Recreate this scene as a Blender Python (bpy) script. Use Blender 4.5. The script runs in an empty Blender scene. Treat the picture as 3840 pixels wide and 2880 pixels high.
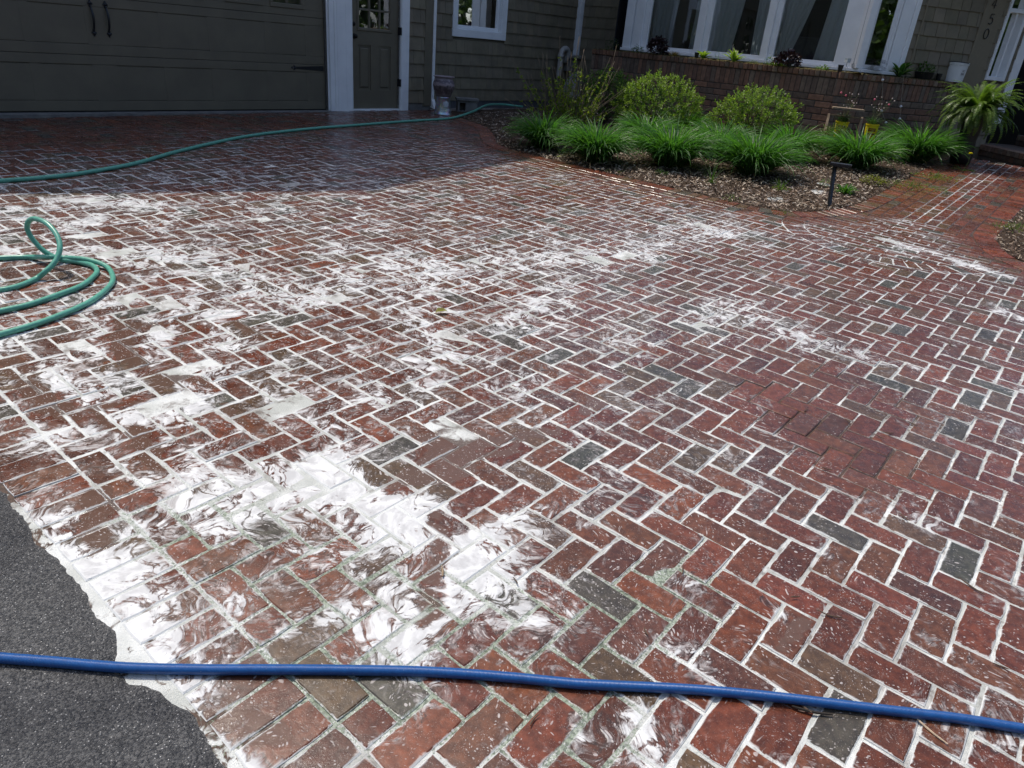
import bpy, math, random
import numpy as np
from mathutils import Vector, Matrix

random.seed(7); rng = np.random.default_rng(7)
scene = bpy.context.scene
COL = scene.collection
R = math.radians

# ------------------------------------------------------------------ camera
IMW, IMH, F_PX = 3840, 2880, 2658.187
CAMM = np.array([[0.99576012, 0.04008376, 0.08279534],
                 [-0.09198791, 0.43390279, 0.89625141],
                 [0.0, 0.90006759, -0.43575032]])
CAM0 = np.array([0.0, 0.0, 1.5025648])
cam_d = bpy.data.cameras.new('camera'); cam = bpy.data.objects.new('camera', cam_d); COL.objects.link(cam)
m4 = Matrix.Identity(4)
for i in range(3):
    m4[i][0] = CAMM[0][i]; m4[i][1] = CAMM[1][i]; m4[i][2] = -CAMM[2][i]; m4[i][3] = CAM0[i]
cam.matrix_world = m4
cam_d.sensor_width = 36.0; cam_d.lens = F_PX / IMW * 36.0; cam_d.clip_end = 400; cam_d.clip_start = 0.02
scene.camera = cam
scene.render.resolution_x = 1024; scene.render.resolution_y = 768

# ------------------------------------------------------------------ sky, sun, exposure
SUN_AZ, SUN_EL = 139.0, 63.0
world = bpy.data.worlds.new('World'); scene.world = world; world.use_nodes = True
wn = world.node_tree; bg = wn.nodes['Background']; sky = wn.nodes.new('ShaderNodeTexSky')
sky.sky_type = 'NISHITA'; sky.sun_disc = False
sky.sun_elevation = R(SUN_EL); sky.sun_rotation = R(90 - SUN_AZ)
wn.links.new(sky.outputs[0], bg.inputs[0]); bg.inputs[1].default_value = 0.15
sky.dust_density = 2.2; sky.ozone_density = 0.0; sky.air_density = 0.75
sl = bpy.data.lights.new('sun', 'SUN'); sun = bpy.data.objects.new('sun', sl); COL.objects.link(sun)
sl.energy = 2.15; sl.angle = R(0.53); sl.color = (1.0, 0.935, 0.83)
sd = Vector((math.cos(R(SUN_EL)) * math.cos(R(SUN_AZ)), math.cos(R(SUN_EL)) * math.sin(R(SUN_AZ)), math.sin(R(SUN_EL))))
sun.rotation_euler = sd.to_track_quat('Z', 'Y').to_euler()
sun.location = (-6, 6, 12)
scene.view_settings.view_transform = 'Standard'; scene.view_settings.look = 'None'
scene.view_settings.exposure = 0.55; scene.view_settings.gamma = 1.0

# ------------------------------------------------------------------ geometry of the place
TH = -0.65689262; CA, SA = math.cos(TH), math.sin(TH)
AV = np.array([CA, SA]); BV = np.array([-SA, CA])            # the two brick directions on the ground
def ab(x, y): return x * CA + y * SA, -x * SA + y * CA
def xy(a, b): return a * CA - b * SA, a * SA + b * CA
def zplane(x, y):                                             # paving falls away from the garage
    s = -0.011726 * x + 0.025684 * y; k = 0.02
    return -k * np.log(np.exp(-s / k) + np.exp(-0.31 / k))
def pz(x, y):                                                 # paving height, the walkway climbs to the porch
    a, b = ab(x, y)
    u = b - 8.0
    sp = np.where(u > 6, u, np.log1p(np.exp(np.clip(u * 4, -40, 40))) / 4)
    g = 1 / (1 + np.exp(-(a + 3.6) * 3.0))
    return zplane(x, y) + 0.043 * sp * g
def ray(q): return np.array([(q[0] - IMW / 2) / F_PX, -(q[1] - IMH / 2) / F_PX, 1.0]) @ CAMM
def at(q, depth): return CAM0 + ray(q) * depth
def on(q, hf=pz, dz=0.0):
    d = ray(q); t = 3.0
    for _ in range(80):
        P = CAM0 + t * d; t = 0.5 * t + 0.5 * (float(hf(P[0], P[1])) + dz - CAM0[2]) / d[2]
    return CAM0 + t * d
def hit_z(q, z): d = ray(q); return CAM0 + d * (z - CAM0[2]) / d[2]
def depth_of(P): return float((np.asarray(P) - CAM0) @ CAMM[2])
def px_of(x, y, z):
    d = np.stack([x, y, z - CAM0[2]], -1) @ CAMM.T
    dz = np.where(d[..., 2] > 0.05, d[..., 2], 0.05)
    return IMW / 2 + F_PX * d[..., 0] / dz, IMH / 2 - F_PX * d[..., 1] / dz, d[..., 2]

class Frame:                                                  # a vertical wall: s along it, n out of it, z up
    def __init__(self, P0, azd, flip=1):
        a = R(azd); self.P0 = np.array([P0[0], P0[1], 0.0]); self.az = azd
        self.u = np.array([math.cos(a), math.sin(a), 0.0]); self.n = np.array([math.sin(a), -math.cos(a), 0.0]) * flip
    def __call__(self, s, n, z): return self.P0 + self.u * s + self.n * n + np.array([0, 0, z])
    def sz(self, q, n=0.0):
        d = ray(q); t = ((self.P0 + self.n * n - CAM0) @ self.n) / (d @ self.n); P = CAM0 + t * d
        return float((P - self.P0) @ self.u), float(P[2])
E1 = np.array([math.cos(R(50.25)), math.sin(R(50.25)), 0]); E2 = np.array([math.sin(R(50.25)), -math.cos(R(50.25)), 0])
DL = np.array([-2.85455, 11.66, 0.0])
W1 = Frame(DL, 50.25)                                         # garage front
W2 = Frame(DL - E2 * 0.5, 50.25)                              # set-back wall with the small window
SIC = W2.sz((2171, 100))[0]                                   # its inner corner
PC = at((3150, 268), 10.6)                                     # corner of the brick planter
PF = Frame(PC, -39.75); PF.n = -E1                            # planter front: s runs to the right, corner at 0
BW = Frame(PC + E1 * 0.56, -39.75); BW.n = -E1                 # bay window front
SK = BW.sz((3231, 245))[0]
KC = BW(SK, 0, 0)
W4 = Frame(KC, 18.4)                                          # wall with the house number
PR = Frame(PC, 18.4)                                          # shaded planter side

# ------------------------------------------------------------------ object helpers
class MB:
    def __init__(self): self.v = []; self.f = []; self.c = []; self.col = (1, 1, 1)
    def add(self, vs, fs, col=None):
        o = len(self.v); self.v += [tuple(map(float, p)) for p in vs]
        self.f += [tuple(i + o for i in q) for q in fs]
        c = col if col is not None else self.col
        if len(c) and not hasattr(c[0], '__len__'): c = [c] * len(vs)
        self.c += [tuple(x) for x in c]
        return self
    def hexa(self, p, col=None):
        return self.add(p, [(0, 3, 2, 1), (4, 5, 6, 7), (0, 1, 5, 4), (1, 2, 6, 5), (2, 3, 7, 6), (3, 0, 4, 7)], col)
    def fbox(self, F, s0, s1, n0, n1, z0, z1, col=None, bev=0.0):
        if bev <= 0:
            return self.hexa([F(s0, n0, z0), F(s1, n0, z0), F(s1, n1, z0), F(s0, n1, z0), F(s0, n0, z1), F(s1, n0, z1), F(s1, n1, z1), F(s0, n1, z1)], col)
        b = min(bev, abs(s1 - s0) * .3, abs(z1 - z0) * .3)
        p = [F(s0, n0, z0), F(s1, n0, z0), F(s1, n0, z1), F(s0, n0, z1), F(s0, n1 - b, z0), F(s1, n1 - b, z0), F(s1, n1 - b, z1), F(s0, n1 - b, z1),
             F(s0 + b, n1, z0 + b), F(s1 - b, n1, z0 + b), F(s1 - b, n1, z1 - b), F(s0 + b, n1, z1 - b)]
        f = [(0, 1, 2, 3), (8, 11, 10, 9)]
        for i in range(4):
            j = (i + 1) % 4; f += [(i, 4 + i, 4 + j, j), (4 + i, 8 + i, 8 + j, 4 + j)]
        return self.add(p, f, col)
    def box(self, c, d, rz=0.0, col=None):
        ca, sa = math.cos(rz), math.sin(rz); p = []
        for z in (-1, 1):
            for x, y in ((-1, -1), (1, -1), (1, 1), (-1, 1)):
                X, Y = x * d[0] / 2, y * d[1] / 2
                p.append((c[0] + X * ca - Y * sa, c[1] + X * sa + Y * ca, c[2] + z * d[2] / 2))
        return self.hexa(p, col)
    def tube(self, pts, r, n=8, col=None, cap=True):
        P = np.array(pts, float); m = len(P); rr = np.full(m, r) if np.isscalar(r) else np.array(r, float)
        T = np.gradient(P, axis=0); T /= np.linalg.norm(T, axis=1)[:, None] + 1e-12
        ref = np.array([0, 0, 1.0]) if abs(T[0][2]) < .9 else np.array([1.0, 0, 0])
        U = np.cross(T[0], ref); U /= np.linalg.norm(U); vs = []
        for i in range(m):
            U = U - T[i] * (U @ T[i]); U /= np.linalg.norm(U) + 1e-12; V = np.cross(T[i], U)
            for k in range(n):
                a = 2 * math.pi * k / n; vs.append(P[i] + rr[i] * (math.cos(a) * U + math.sin(a) * V))
        fs = [(i * n + k, i * n + (k + 1) % n, (i + 1) * n + (k + 1) % n, (i + 1) * n + k) for i in range(m - 1) for k in range(n)]
        if cap: fs += [tuple(range(n))[::-1], tuple((m - 1) * n + k for k in range(n))]
        return self.add(vs, fs, col)
    def lathe(self, prof, c, n=32, col=None, close=True):
        vs = []; m = len(prof)
        for r, z in prof:
            for k in range(n):
                a = 2 * math.pi * k / n; vs.append((c[0] + r * math.cos(a), c[1] + r * math.sin(a), c[2] + z))
        fs = [(i * n + k, i * n + (k + 1) % n, (i + 1) * n + (k + 1) % n, (i + 1) * n + k) for i in range(m - 1) for k in range(n)]
        if close:
            fs += [tuple(range(n))[::-1], tuple((m - 1) * n + k for k in range(n))]
        return self.add(vs, fs, col)
    def build(self, name, mat, parent=None, origin=(0, 0, 0), smooth=False, attrs=None, angle=None):
        me = bpy.data.meshes.new(name)
        v = np.array(self.v, float) - np.array(origin, float)
        me.from_pydata(v.tolist(), [], self.f); me.materials.append(mat)
        ca = me.attributes.new('tint', 'FLOAT_COLOR', 'POINT')
        c = np.ones((len(self.v), 4), np.float32); c[:, :3] = np.array(self.c, np.float32); ca.data.foreach_set('color', c.ravel())
        for k, arr in (attrs or {}).items():
            at_ = me.attributes.new(k, 'FLOAT', 'POINT'); at_.data.foreach_set('value', np.asarray(arr, np.float32))
        if smooth: me.polygons.foreach_set('use_smooth', [True] * len(me.polygons))
        if angle: 
            me.polygons.foreach_set('use_smooth', [True] * len(me.polygons)); me.set_sharp_from_angle(angle=R(angle))
        me.update()
        o = bpy.data.objects.new(name, me); COL.objects.link(o)
        if parent is not None: o.parent = parent
        return o
def tag(o, label=None, cat=None, group=None, kind=None):
    if label: o['label'] = label
    if cat: o['category'] = cat
    if group: o['group'] = group
    if kind: o['kind'] = kind
    return o
def thing(name, loc, label, cat, group=None, rz=0.0):
    o = bpy.data.objects.new(name, None); COL.objects.link(o); o.location = tuple(map(float, loc)); o.rotation_euler.z = rz
    o.empty_display_size = 0.1
    return tag(o, label, cat, group)
def spline(pts, n=8):
    P = np.array(pts, float); Q = np.vstack([2 * P[0] - P[1], P, 2 * P[-1] - P[-2]]); out = []
    for i in range(1, len(Q) - 2):
        for t in np.linspace(0, 1, n, endpoint=False):
            a, b, c, d = Q[i - 1], Q[i], Q[i + 1], Q[i + 2]
            out.append(0.5 * ((2 * b) + (-a + c) * t + (2 * a - 5 * b + 4 * c - d) * t * t + (-a + 3 * b - 3 * c + d) * t ** 3))
    out.append(P[-1]); return np.array(out)

# ------------------------------------------------------------------ node helpers
class NT:
    def __init__(self, name):
        self.m = bpy.data.materials.new(name); self.m.use_nodes = True; self.t = self.m.node_tree
        self.t.nodes.clear(); self.out = self.t.nodes.new('ShaderNodeOutputMaterial')
    def n(self, typ, **kw):
        x = self.t.nodes.new(typ)
        for k, v in kw.items(): setattr(x, k, v)
        return x
    def put(self, sock, val):
        if hasattr(val, 'is_output') or hasattr(val, 'links') and not isinstance(val, (int, float, tuple)): self.t.links.new(val, sock)
        else: sock.default_value = val
    def math(self, op, a, b=0.0, c=0.0, clamp=False):
        x = self.n('ShaderNodeMath', operation=op, use_clamp=clamp)
        self.put(x.inputs[0], a); self.put(x.inputs[1], b); self.put(x.inputs[2], c); return x.outputs[0]
    def add(self, a, b): return self.math('ADD', a, b)
    def mul(self, a, b): return self.math('MULTIPLY', a, b)
    def sub(self, a, b): return self.math('SUBTRACT', a, b)
    def mad(self, a, b, c): return self.math('MULTIPLY_ADD', a, b, c)
    def sm(self, v, a, b, lo=0.0, hi=1.0):
        x = self.n('ShaderNodeMapRange', interpolation_type='SMOOTHSTEP')
        for k, val in zip((0, 1, 2, 3, 4), (v, a, b, lo, hi)): self.put(x.inputs[k], val)
        return x.outputs[0]
    def attr(self, name, out='Fac'): return self.n('ShaderNodeAttribute', attribute_name=name).outputs[out]
    def pos(self): return self.n('ShaderNodeNewGeometry').outputs['Position']
    def obj(self): return self.n('ShaderNodeTexCoord').outputs['Object']
    def vmul(self, v, s):
        x = self.n('ShaderNodeVectorMath', operation='MULTIPLY'); self.put(x.inputs[0], v); x.inputs[1].default_value = s if hasattr(s, '__len__') else (s, s, s); return x.outputs[0]
    def vadd(self, a, b):
        x = self.n('ShaderNodeVectorMath', operation='ADD'); self.put(x.inputs[0], a); self.put(x.inputs[1], b); return x.outputs[0]
    def noise(self, vec, scale, detail=4, rough=.55, dist=0.0, out=0, w=None):
        x = self.n('ShaderNodeTexNoise')
        if vec is not None: self.t.links.new(vec, x.inputs['Vector'])
        x.inputs['Scale'].default_value = scale; x.inputs['Detail'].default_value = detail; x.inputs['Roughness'].default_value = rough; x.inputs['Distortion'].default_value = dist
        return x.outputs[out]
    def vor(self, vec, scale, feature='F1', out='Distance', rnd=1.0):
        x = self.n('ShaderNodeTexVoronoi', feature=feature); self.t.links.new(vec, x.inputs['Vector']); x.inputs['Scale'].default_value = scale
        x.inputs['Randomness'].default_value = rnd
        return x.outputs[out]
    def mix(self, f, a, b, blend='MIX'):
        x = self.n('ShaderNodeMix', data_type='RGBA', blend_type=blend)
        self.put(x.inputs[0], f); 
        for s, v in ((x.inputs[6], a), (x.inputs[7], b)):
            if isinstance(v, tuple): s.default_value = v if len(v) == 4 else (*v, 1)
            else: self.t.links.new(v, s)
        return x.outputs[2]
    def bump(self, hgt, strength=.3, dist=.01, nrm=None):
        x = self.n('ShaderNodeBump'); x.inputs['Strength'].default_value = strength; x.inputs['Distance'].default_value = dist
        self.t.links.new(hgt, x.inputs['Height'])
        if nrm is not None: self.t.links.new(nrm, x.inputs['Normal'])
        return x.outputs[0]
    def bsdf(self, color, rough=.6, metal=0.0, bump=None, spec=None, coat=None, **kw):
        x = self.n('ShaderNodeBsdfPrincipled')
        if isinstance(color, tuple): x.inputs['Base Color'].default_value = (*color[:3], 1)
        else: self.t.links.new(color, x.inputs['Base Color'])
        self.put(x.inputs['Roughness'], rough); self.put(x.inputs['Metallic'], metal)
        if spec is not None: self.put(x.inputs['Specular IOR Level'], spec)
        if coat is not None: self.put(x.inputs['Coat Weight'], coat); x.inputs['Coat Roughness'].default_value = .12
        if bump is not None: self.t.links.new(bump, x.inputs['Normal'])
        return x.outputs[0]
    def done(self, sh): self.t.links.new(sh, self.out.inputs[0]); return self.m

def mat_plain(name, col, rough=.6, metal=0.0, var=.15, scale=14, bump=.15, bscale=60, spec=.5, tint=False):
    t = NT(name); p = t.pos(); n1 = t.noise(p, scale, 5, .6); n2 = t.noise(p, bscale, 4, .6)
    base = col
    if tint:
        base = t.mix(1.0, col, t.attr('tint', 'Color'), 'MULTIPLY')
    dark = t.mix(1.0, base, (1 - var * 1.6, 1 - var * 1.6, 1 - var * 1.5), 'MULTIPLY')
    c = t.mix(t.sm(n1, .3, .7), dark, base)
    return t.done(t.bsdf(c, t.sm(n2, .2, .8, rough - .08, rough + .08), metal, t.bump(n2, bump, .004), spec))
def mat_leaf(name, trans=.35, rough=.42, boost=1.0):
    t = NT(name); c = t.attr('tint', 'Color'); n = t.noise(t.pos(), 30, 2)
    c2 = t.mix(t.sm(n, .3, .7), t.mix(1.0, c, (.72, .78, .7), 'MULTIPLY'), c)
    pb = t.bsdf(c2, rough, 0, None, .45)
    tr = t.n('ShaderNodeBsdfTranslucent'); tc = t.mix(1.0, c2, (1.3, 1.5, .6), 'MULTIPLY'); t.t.links.new(tc, tr.inputs[0])
    mx = t.n('ShaderNodeMixShader'); mx.inputs[0].default_value = trans; t.t.links.new(pb, mx.inputs[1]); t.t.links.new(tr.outputs[0], mx.inputs[2])
    return t.done(mx.outputs[0])

# ================================================================== PAVING
WU = 0.1045
def amap(i): return WU * (1.0092 * i + 0.92)
def bmap(j): return WU * (1.035 * j + 0.41)
ASPH_B = 0.485
BED = spline([(-8.75, 9.05), (-8.1, 8.72), (-7.4, 8.42), (-6.75, 7.85), (-6.3, 7.43), (-5.8, 7.28), (-5, 7.27), (-4, 7.28), (-3.1, 7.30), (-2.62, 7.36), (-2.35, 7.58), (-2.2, 7.95), (-2.08, 8.4), (-2.05, 9), (-2.05, 10), (-2.05, 12.4)], 6)
BEDR = spline([(-.68, 12.6), (-.68, 10), (-.68, 8.6), (-.62, 8.2), (-.46, 7.8), (-.2, 7.52), (.1, 7.38), (.5, 7.3), (1.5, 7.28), (5, 7.28)], 6)
RC = np.array([-1.40, 7.30]); RI, RO = 0.75, 0.95
def curve_dist(cur, P, side=1):
    """signed distance to polyline cur (positive on the right of travel * side), nearest point and normal"""
    A = cur[:-1]; D = cur[1:] - A; L2 = (D ** 2).sum(1)
    P = np.atleast_2d(P); t = np.clip(((P[:, None, :] - A) * D).sum(2) / L2, 0, 1)
    Q = A + t[..., None] * D; d = np.linalg.norm(P[:, None, :] - Q, axis=2); k = d.argmin(1); ii = np.arange(len(P))
    nn = np.stack([D[k, 1], -D[k, 0]], 1) / np.sqrt(L2[k])[:, None] * side
    q = Q[ii, k]; sgn = np.sign(((P - q) * nn).sum(1)); sgn[sgn == 0] = 1
    return d[ii, k] * sgn, q, nn
def clip(poly, p, n):
    out = []; m = len(poly)
    for i in range(m):
        a, b = np.array(poly[i]), np.array(poly[(i + 1) % m]); da, db = (a - p) @ n, (b - p) @ n
        if da >= 0: out.append(a)
        if (da >= 0) != (db >= 0): out.append(a + (b - a) * da / (da - db))
    return out
# ---- maps painted on the ground (strokes given where they lie on the drive)
SC = 3840 / 2212
def strokes(lst):
    out = []
    for x0, y0, x1, y1, w, s in lst:
        p, q = on((x0 * SC, y0 * SC)), on((x1 * SC, y1 * SC)); out.append((p[:2], q[:2], w, s))
    return out
def paint(st, x, y, base=0.0):
    P = np.stack([x, y], 1); v = np.full(len(P), base, float)
    for p, q, w, s in st:
        d = q - p; t = np.clip(((P - p) @ d) / (d @ d + 1e-9), 0, 1); dd = np.linalg.norm(P - p - t[:, None] * d, axis=1)
        v += s * np.exp(-(dd / w) ** 2)
    return v
FOAM = strokes([
 (20,786,90,875,.10,.16),(250,720,350,840,.13,.16),(240,880,330,960,.12,.16),(440,640,400,700,.10,.12),(600,880,700,930,.12,.14),(120,520,420,560,.22,.10),(850,640,1150,600,.2,.10),(1000,560,1250,620,.2,.08),
 (110,1130,200,1250,.09,.5),(200,1230,300,1390,.12,.62),(270,1390,330,1560,.10,.6),(300,1480,440,1540,.07,.5),(470,1600,520,1650,.05,.6),(200,1150,480,1130,.08,.35),
 (480,1070,740,1060,.11,.6),(690,1020,860,1110,.12,.6),(870,1110,1060,1230,.12,.62),(1010,1220,900,1420,.11,.55),(560,1005,700,1000,.07,.4),(330,1010,480,1090,.10,.3),(760,1180,860,1250,.10,.35),(760,1330,860,1390,.06,.35),
 (100,940,210,930,.07,.42),(300,880,480,900,.10,.3),(720,870,900,850,.09,.22),(1140,830,1200,930,.10,.22),
 (0,740,160,860,.12,.28),(260,640,430,850,.16,.25),(350,700,620,640,.16,.16),(300,800,80,830,.10,.2),(480,620,560,760,.14,.15),
 (165,436,300,440,.16,.55),(0,490,330,470,.22,.22),(0,545,420,560,.2,.2),(330,560,640,640,.2,.16),(440,520,900,600,.3,.08),(640,640,900,560,.2,.12),
 (760,610,1300,540,.28,.14),(1180,570,1560,495,.28,.2),(1490,480,1570,510,.16,.22),(950,720,1200,640,.2,.14),(1040,760,1180,690,.14,.12),(900,680,1000,760,.16,.1),
 (1940,525,2190,600,.09,.55),(1800,462,1960,478,.08,.5),(2150,665,2212,700,.10,.45),(2150,825,2212,845,.08,.45),(1600,660,1800,760,.18,.2),(1320,710,1650,690,.24,.16),(1880,770,1960,790,.10,.2),
 (1090,1130,1290,1110,.10,.22),(1290,1000,1480,1130,.10,.12),(1770,1175,1805,1230,.035,.35),(1690,1330,1760,1360,.035,.35),(1900,1110,2000,1130,.05,.3),(1430,1400,1500,1440,.06,.3),(1270,1580,1320,1640,.06,.28),(1385,1560,1385,1650,.05,.4),(2190,1540,2212,1560,.08,.3),(1440,1240,1470,1250,.04,.3),(1120,1350,1210,1330,.06,.25),(2050,1390,2200,1450,.08,.18),
 (400,1560,440,1600,.05,.3),
 (1650,800,2000,1010,.26,-.22),(1900,1000,2212,1050,.3,-.06),(1450,1150,1700,1300,.2,-.1),(1900,1200,2100,1400,.25,-.12),(1500,1500,1900,1560,.14,-.12),(560,1560,1000,1600,.12,-.14),(600,1500,900,1450,.06,-.1),(1150,430,1500,410,.3,-.1),
 (0,260,640,260,.7,-.3),(0,300,300,330,.5,-.1),(30,1000,300,1070,.04,-.3),(20,900,90,900,.06,-.15)])
JOINT = strokes([(1640,840,1900,1000,.22,-.7),(1780,800,1980,900,.18,-.55),(1700,900,1850,1060,.12,-.4),(2100,1000,2200,1150,.2,-.2),(0,255,620,262,.6,-.75),(0,300,300,300,.4,-.5),(1000,330,1250,390,.3,-.25),(700,280,1000,300,.35,-.25)])
MOSS = strokes([(300,1080,900,1330,.3,.7),(620,1500,1500,1300,.22,.9),(480,1150,1250,1520,.2,.5),(1100,1520,1300,1640,.15,.7),(1500,1150,1400,1300,.12,.5),(360,800,150,700,.3,.35),(950,700,1300,860,.4,.35)])
def chain(pts, w, st): return [(a[0], a[1], b[0], b[1], w, st) for a, b in zip(pts[:-1], pts[1:])]
RIV = [[(20,786),(48,834),(88,875),(157,902)],[(354,698),(290,706),(245,725),(265,772),(300,790),(354,840),(381,813),(422,820),(463,840)],[(443,636),(450,663),(402,684),(370,700)],[(306,868),(211,881),(231,922),(306,936),(320,977),(345,1010)],[(500,690),(540,720),(600,735)],[(476,868),(500,900),(540,915)],[(934,906),(1029,934),(975,981),(907,1002),(860,1040)],[(1247,852),(1302,872),(1260,890)],[(1255,770),(1234,743)],[(1125,975),(1015,988)],[(690,700),(745,715)],[(940,1120),(960,1180),(930,1240),(935,1330)],[(215,1060),(225,1100),(190,1130),(210,1170),(195,1195)],[(640,560),(700,575),(780,560)],[(300,560),(380,575),(470,570)],[(60,520),(160,515),(260,530)]]
PUD = strokes([q for r_ in RIV for q in chain(r_, .022, .95)] + [(930,950,1000,1010,.07,.9),(1010,960,1200,930,.06,.8),(860,1040,960,1030,.06,.8),(950,1110,930,1330,.035,.6),(1180,870,1270,890,.05,.6),(215,1060,200,1190,.045,1.0),(470,1540,590,1590,.05,.9),(1690,1400,1740,1340,.04,.7),(1760,1290,1800,1340,.04,.5),(30,780,110,880,.05,.9),(120,880,150,900,.04,.8),(260,690,290,790,.05,.8),(420,700,340,840,.045,.7),(300,940,340,1010,.04,.7),(1290,1170,1250,1180,.03,.5),(700,240,1350,260,.4,.3),(1700,580,1800,600,.07,.5),(720,1450,640,1420,.03,.4)])
BORD = np.concatenate([BED, BEDR[::-1][:0]])
def ground_maps(x, y):
    a, b = ab(x, y); P = np.stack([a, b], 1)
    foam = paint(FOAM, x, y, .31) + .06 / (1 + np.exp((x - .15 * y) * 1.6)) * (y < 7)
    foam = foam - .08 / (1 + np.exp(-(x - .55 * y + 1.0) * 3.0)) * (y < 6)
    d1, _, _ = curve_dist(BED, P); d2, _, _ = curve_dist(BEDR, P)
    dm = np.minimum(np.abs(d1), np.abs(d2))
    clean = np.clip(1 - (dm - .25) / .35, 0, 1)
    walk = np.clip((b - 8.0) / .4, 0, 1) * ((a > -2.3) & (a < -.4))
    foam = np.where(foam > .40, .40 + (foam - .40) * .42, foam) - .22 * clean - walk * .1
    jf = paint(JOINT, x, y, .86) - clean * .9
    jf = jf - walk * (.08 + np.clip(1 - (a + 1.85) / .35, 0, 1) * .7); jf = np.where(b < ASPH_B + .004, 0.0, jf)
    tt = (x - DL[0]) * E2[0] + (y - DL[1]) * E2[1]; shade_paint = 1 / (1 + np.exp((tt - 2.6) * 3)); foam = foam - .13 * shade_paint; jf = jf - .38 * shade_paint  # garage shade deepened in the colour: less white foam and joint there
    moss = paint(MOSS, x, y, 0.0)
    pud = paint(PUD, x, y, 0.0)
    return np.clip(foam, 0, 1), np.clip(jf, 0, 1), np.clip(moss, 0, 1), np.clip(pud, 0, 1)

BRICK_COL = [((.128, .038, .020), 5), ((.100, .031, .017), 4.5), ((.118, .046, .024), 3.4), ((.090, .056, .032), 2.2), ((.062, .060, .048), .9), ((.088, .036, .024), 2.0), ((.150, .046, .020), 1.2)]
_bw = np.array([w for _, w in BRICK_COL]); _bw = _bw / _bw.sum()
def brick_colour():
    c = np.array(BRICK_COL[rng.choice(len(_bw), p=_bw)][0]); return np.clip(c * rng.uniform(.82, 1.18) * rng.uniform(.95, 1.05, 3), 0.01, 1)

class Paver:
    def __init__(self): self.v = []; self.f = []; self.c = []; self.e = []
    def brick(self, poly, col, dz=0.0):
        poly = [np.array(p) for p in poly]
        if len(poly) < 3: return
        P = np.array(poly); x2, y2 = np.roll(P[:, 0], -1), np.roll(P[:, 1], -1)
        area = .5 * np.sum(P[:, 0] * y2 - x2 * P[:, 1])
        if area < 0: P = P[::-1]; area = -area
        if area < 0.0008: return
        keep = [k for k in range(len(P)) if np.linalg.norm(P[k] - P[k - 1]) > .004]; P = P[keep]
        if len(P) < 3: return
        per = np.linalg.norm(P - np.roll(P, -1, 0), axis=1).sum(); inr = 2 * area / per
        c = P.mean(0); wx, wy = xy(*c); dist = math.hypot(wx, wy)
        near = dist < 5.0
        g = .0034 + rng.uniform(-.0008, .0010)
        m = len(P); pts = []; nrm = []
        for k in range(m):
            A, B = P[k], P[(k + 1) % m]; d = B - A; L = np.linalg.norm(d); d = d / L; nk = np.array([-d[1], d[0]])
            d0 = P[k] - P[k - 1]; d0 = d0 / np.linalg.norm(d0); n0 = np.array([-d0[1], d0[0]])
            bis = nk + n0; bis = bis / max(1e-6, (bis @ nk)); 
            if np.linalg.norm(bis) > 2.2: bis *= 2.2 / np.linalg.norm(bis)
            seg = max(1, int(round(L / .052))) if near else 1
            if near:   # rounded corner
                r_ = .006
                pts.append(A + d * 0 + (nk + n0) * .0016); nrm.append(bis)
                for s in range(1, seg):
                    pts.append(A + d * L * s / seg + nk * rng.normal(0, .0011)); nrm.append(nk)
            else:
                pts.append(A); nrm.append(bis)
        pts = np.array(pts); nrm = np.array(nrm); K = len(pts)
        if near: pts = pts + rng.normal(0, .0006, pts.shape)
        tilt = rng.normal(0, .006, 2); up = dz + rng.normal(0, .0014)
        o = len(self.v); rings = [(g, -.016, 0.0), (g + .0003, -.0034, 0.0), (g + .0042, -.0003, .0045), (min(g + .018, inr * .55), 0.0, .018)]
        for ins, zz, e in rings:
            q = pts + nrm * ins
            X = q[:, 0] * CA - q[:, 1] * SA; Y = q[:, 0] * SA + q[:, 1] * CA; Z = pz(X, Y) + zz + up + (q - c) @ tilt
            self.v += list(zip(X.tolist(), Y.tolist(), Z.tolist())); self.c += [tuple(col)] * K; self.e += [e] * K
        X, Y = xy(*c); self.v.append((float(X), float(Y), float(pz(X, Y) + up))); self.c.append(tuple(col)); self.e.append(.045)
        for r in range(3):
            for k in range(K):
                k2 = (k + 1) % K; self.f.append((o + r * K + k, o + r * K + k2, o + (r + 1) * K + k2, o + (r + 1) * K + k))
        for k in range(K): self.f.append((o + 3 * K + k, o + 3 * K + (k + 1) % K, o + 4 * K))
def in_view(a, b, mx=750, my=500):
    x, y = xy(a, b); u, v, d = px_of(np.array(x), np.array(y), np.array(float(pz(x, y))))
    return d > .25 and -mx < u < IMW + mx and -100 < v < IMH + my
pv = Paver(); pw = Paver()
def field_ok(poly):
    c = np.mean(poly, 0)
    poly = clip(poly, np.array([0, bmap(6)]), np.array([0, 1.0]))
    if len(poly) < 3: return None
    for cur in (BED, BEDR):
        d, q, n = curve_dist(cur, c)
        if d[0] < .40:
            poly = clip(poly, q[0] + n[0] * .21, n[0])
            if len(poly) < 3: return None
            c2 = np.mean(poly, 0)
            if curve_dist(cur, c2)[0][0] < .19: return None
    v = c - RC; r = np.linalg.norm(v)
    if r < RO + .2:
        if r < 1e-3: return None
        nn = v / r
        if c[1] > RC[1] - .02 and abs(c[0] - RC[0]) < 1.0: return None
        poly = clip(poly, RC + nn * RO, nn)
        if len(poly) < 3: return None
    if c[1] > RC[1] and -2.3 < c[0] < -.4: return None
    x, y = xy(*c)
    P = np.array([x, y, 0]) - DL
    s, t = P @ E1, P @ E2
    if t < .03 or (s > 1.55 and t < .4): return None
    return poly
nb = 0
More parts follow.
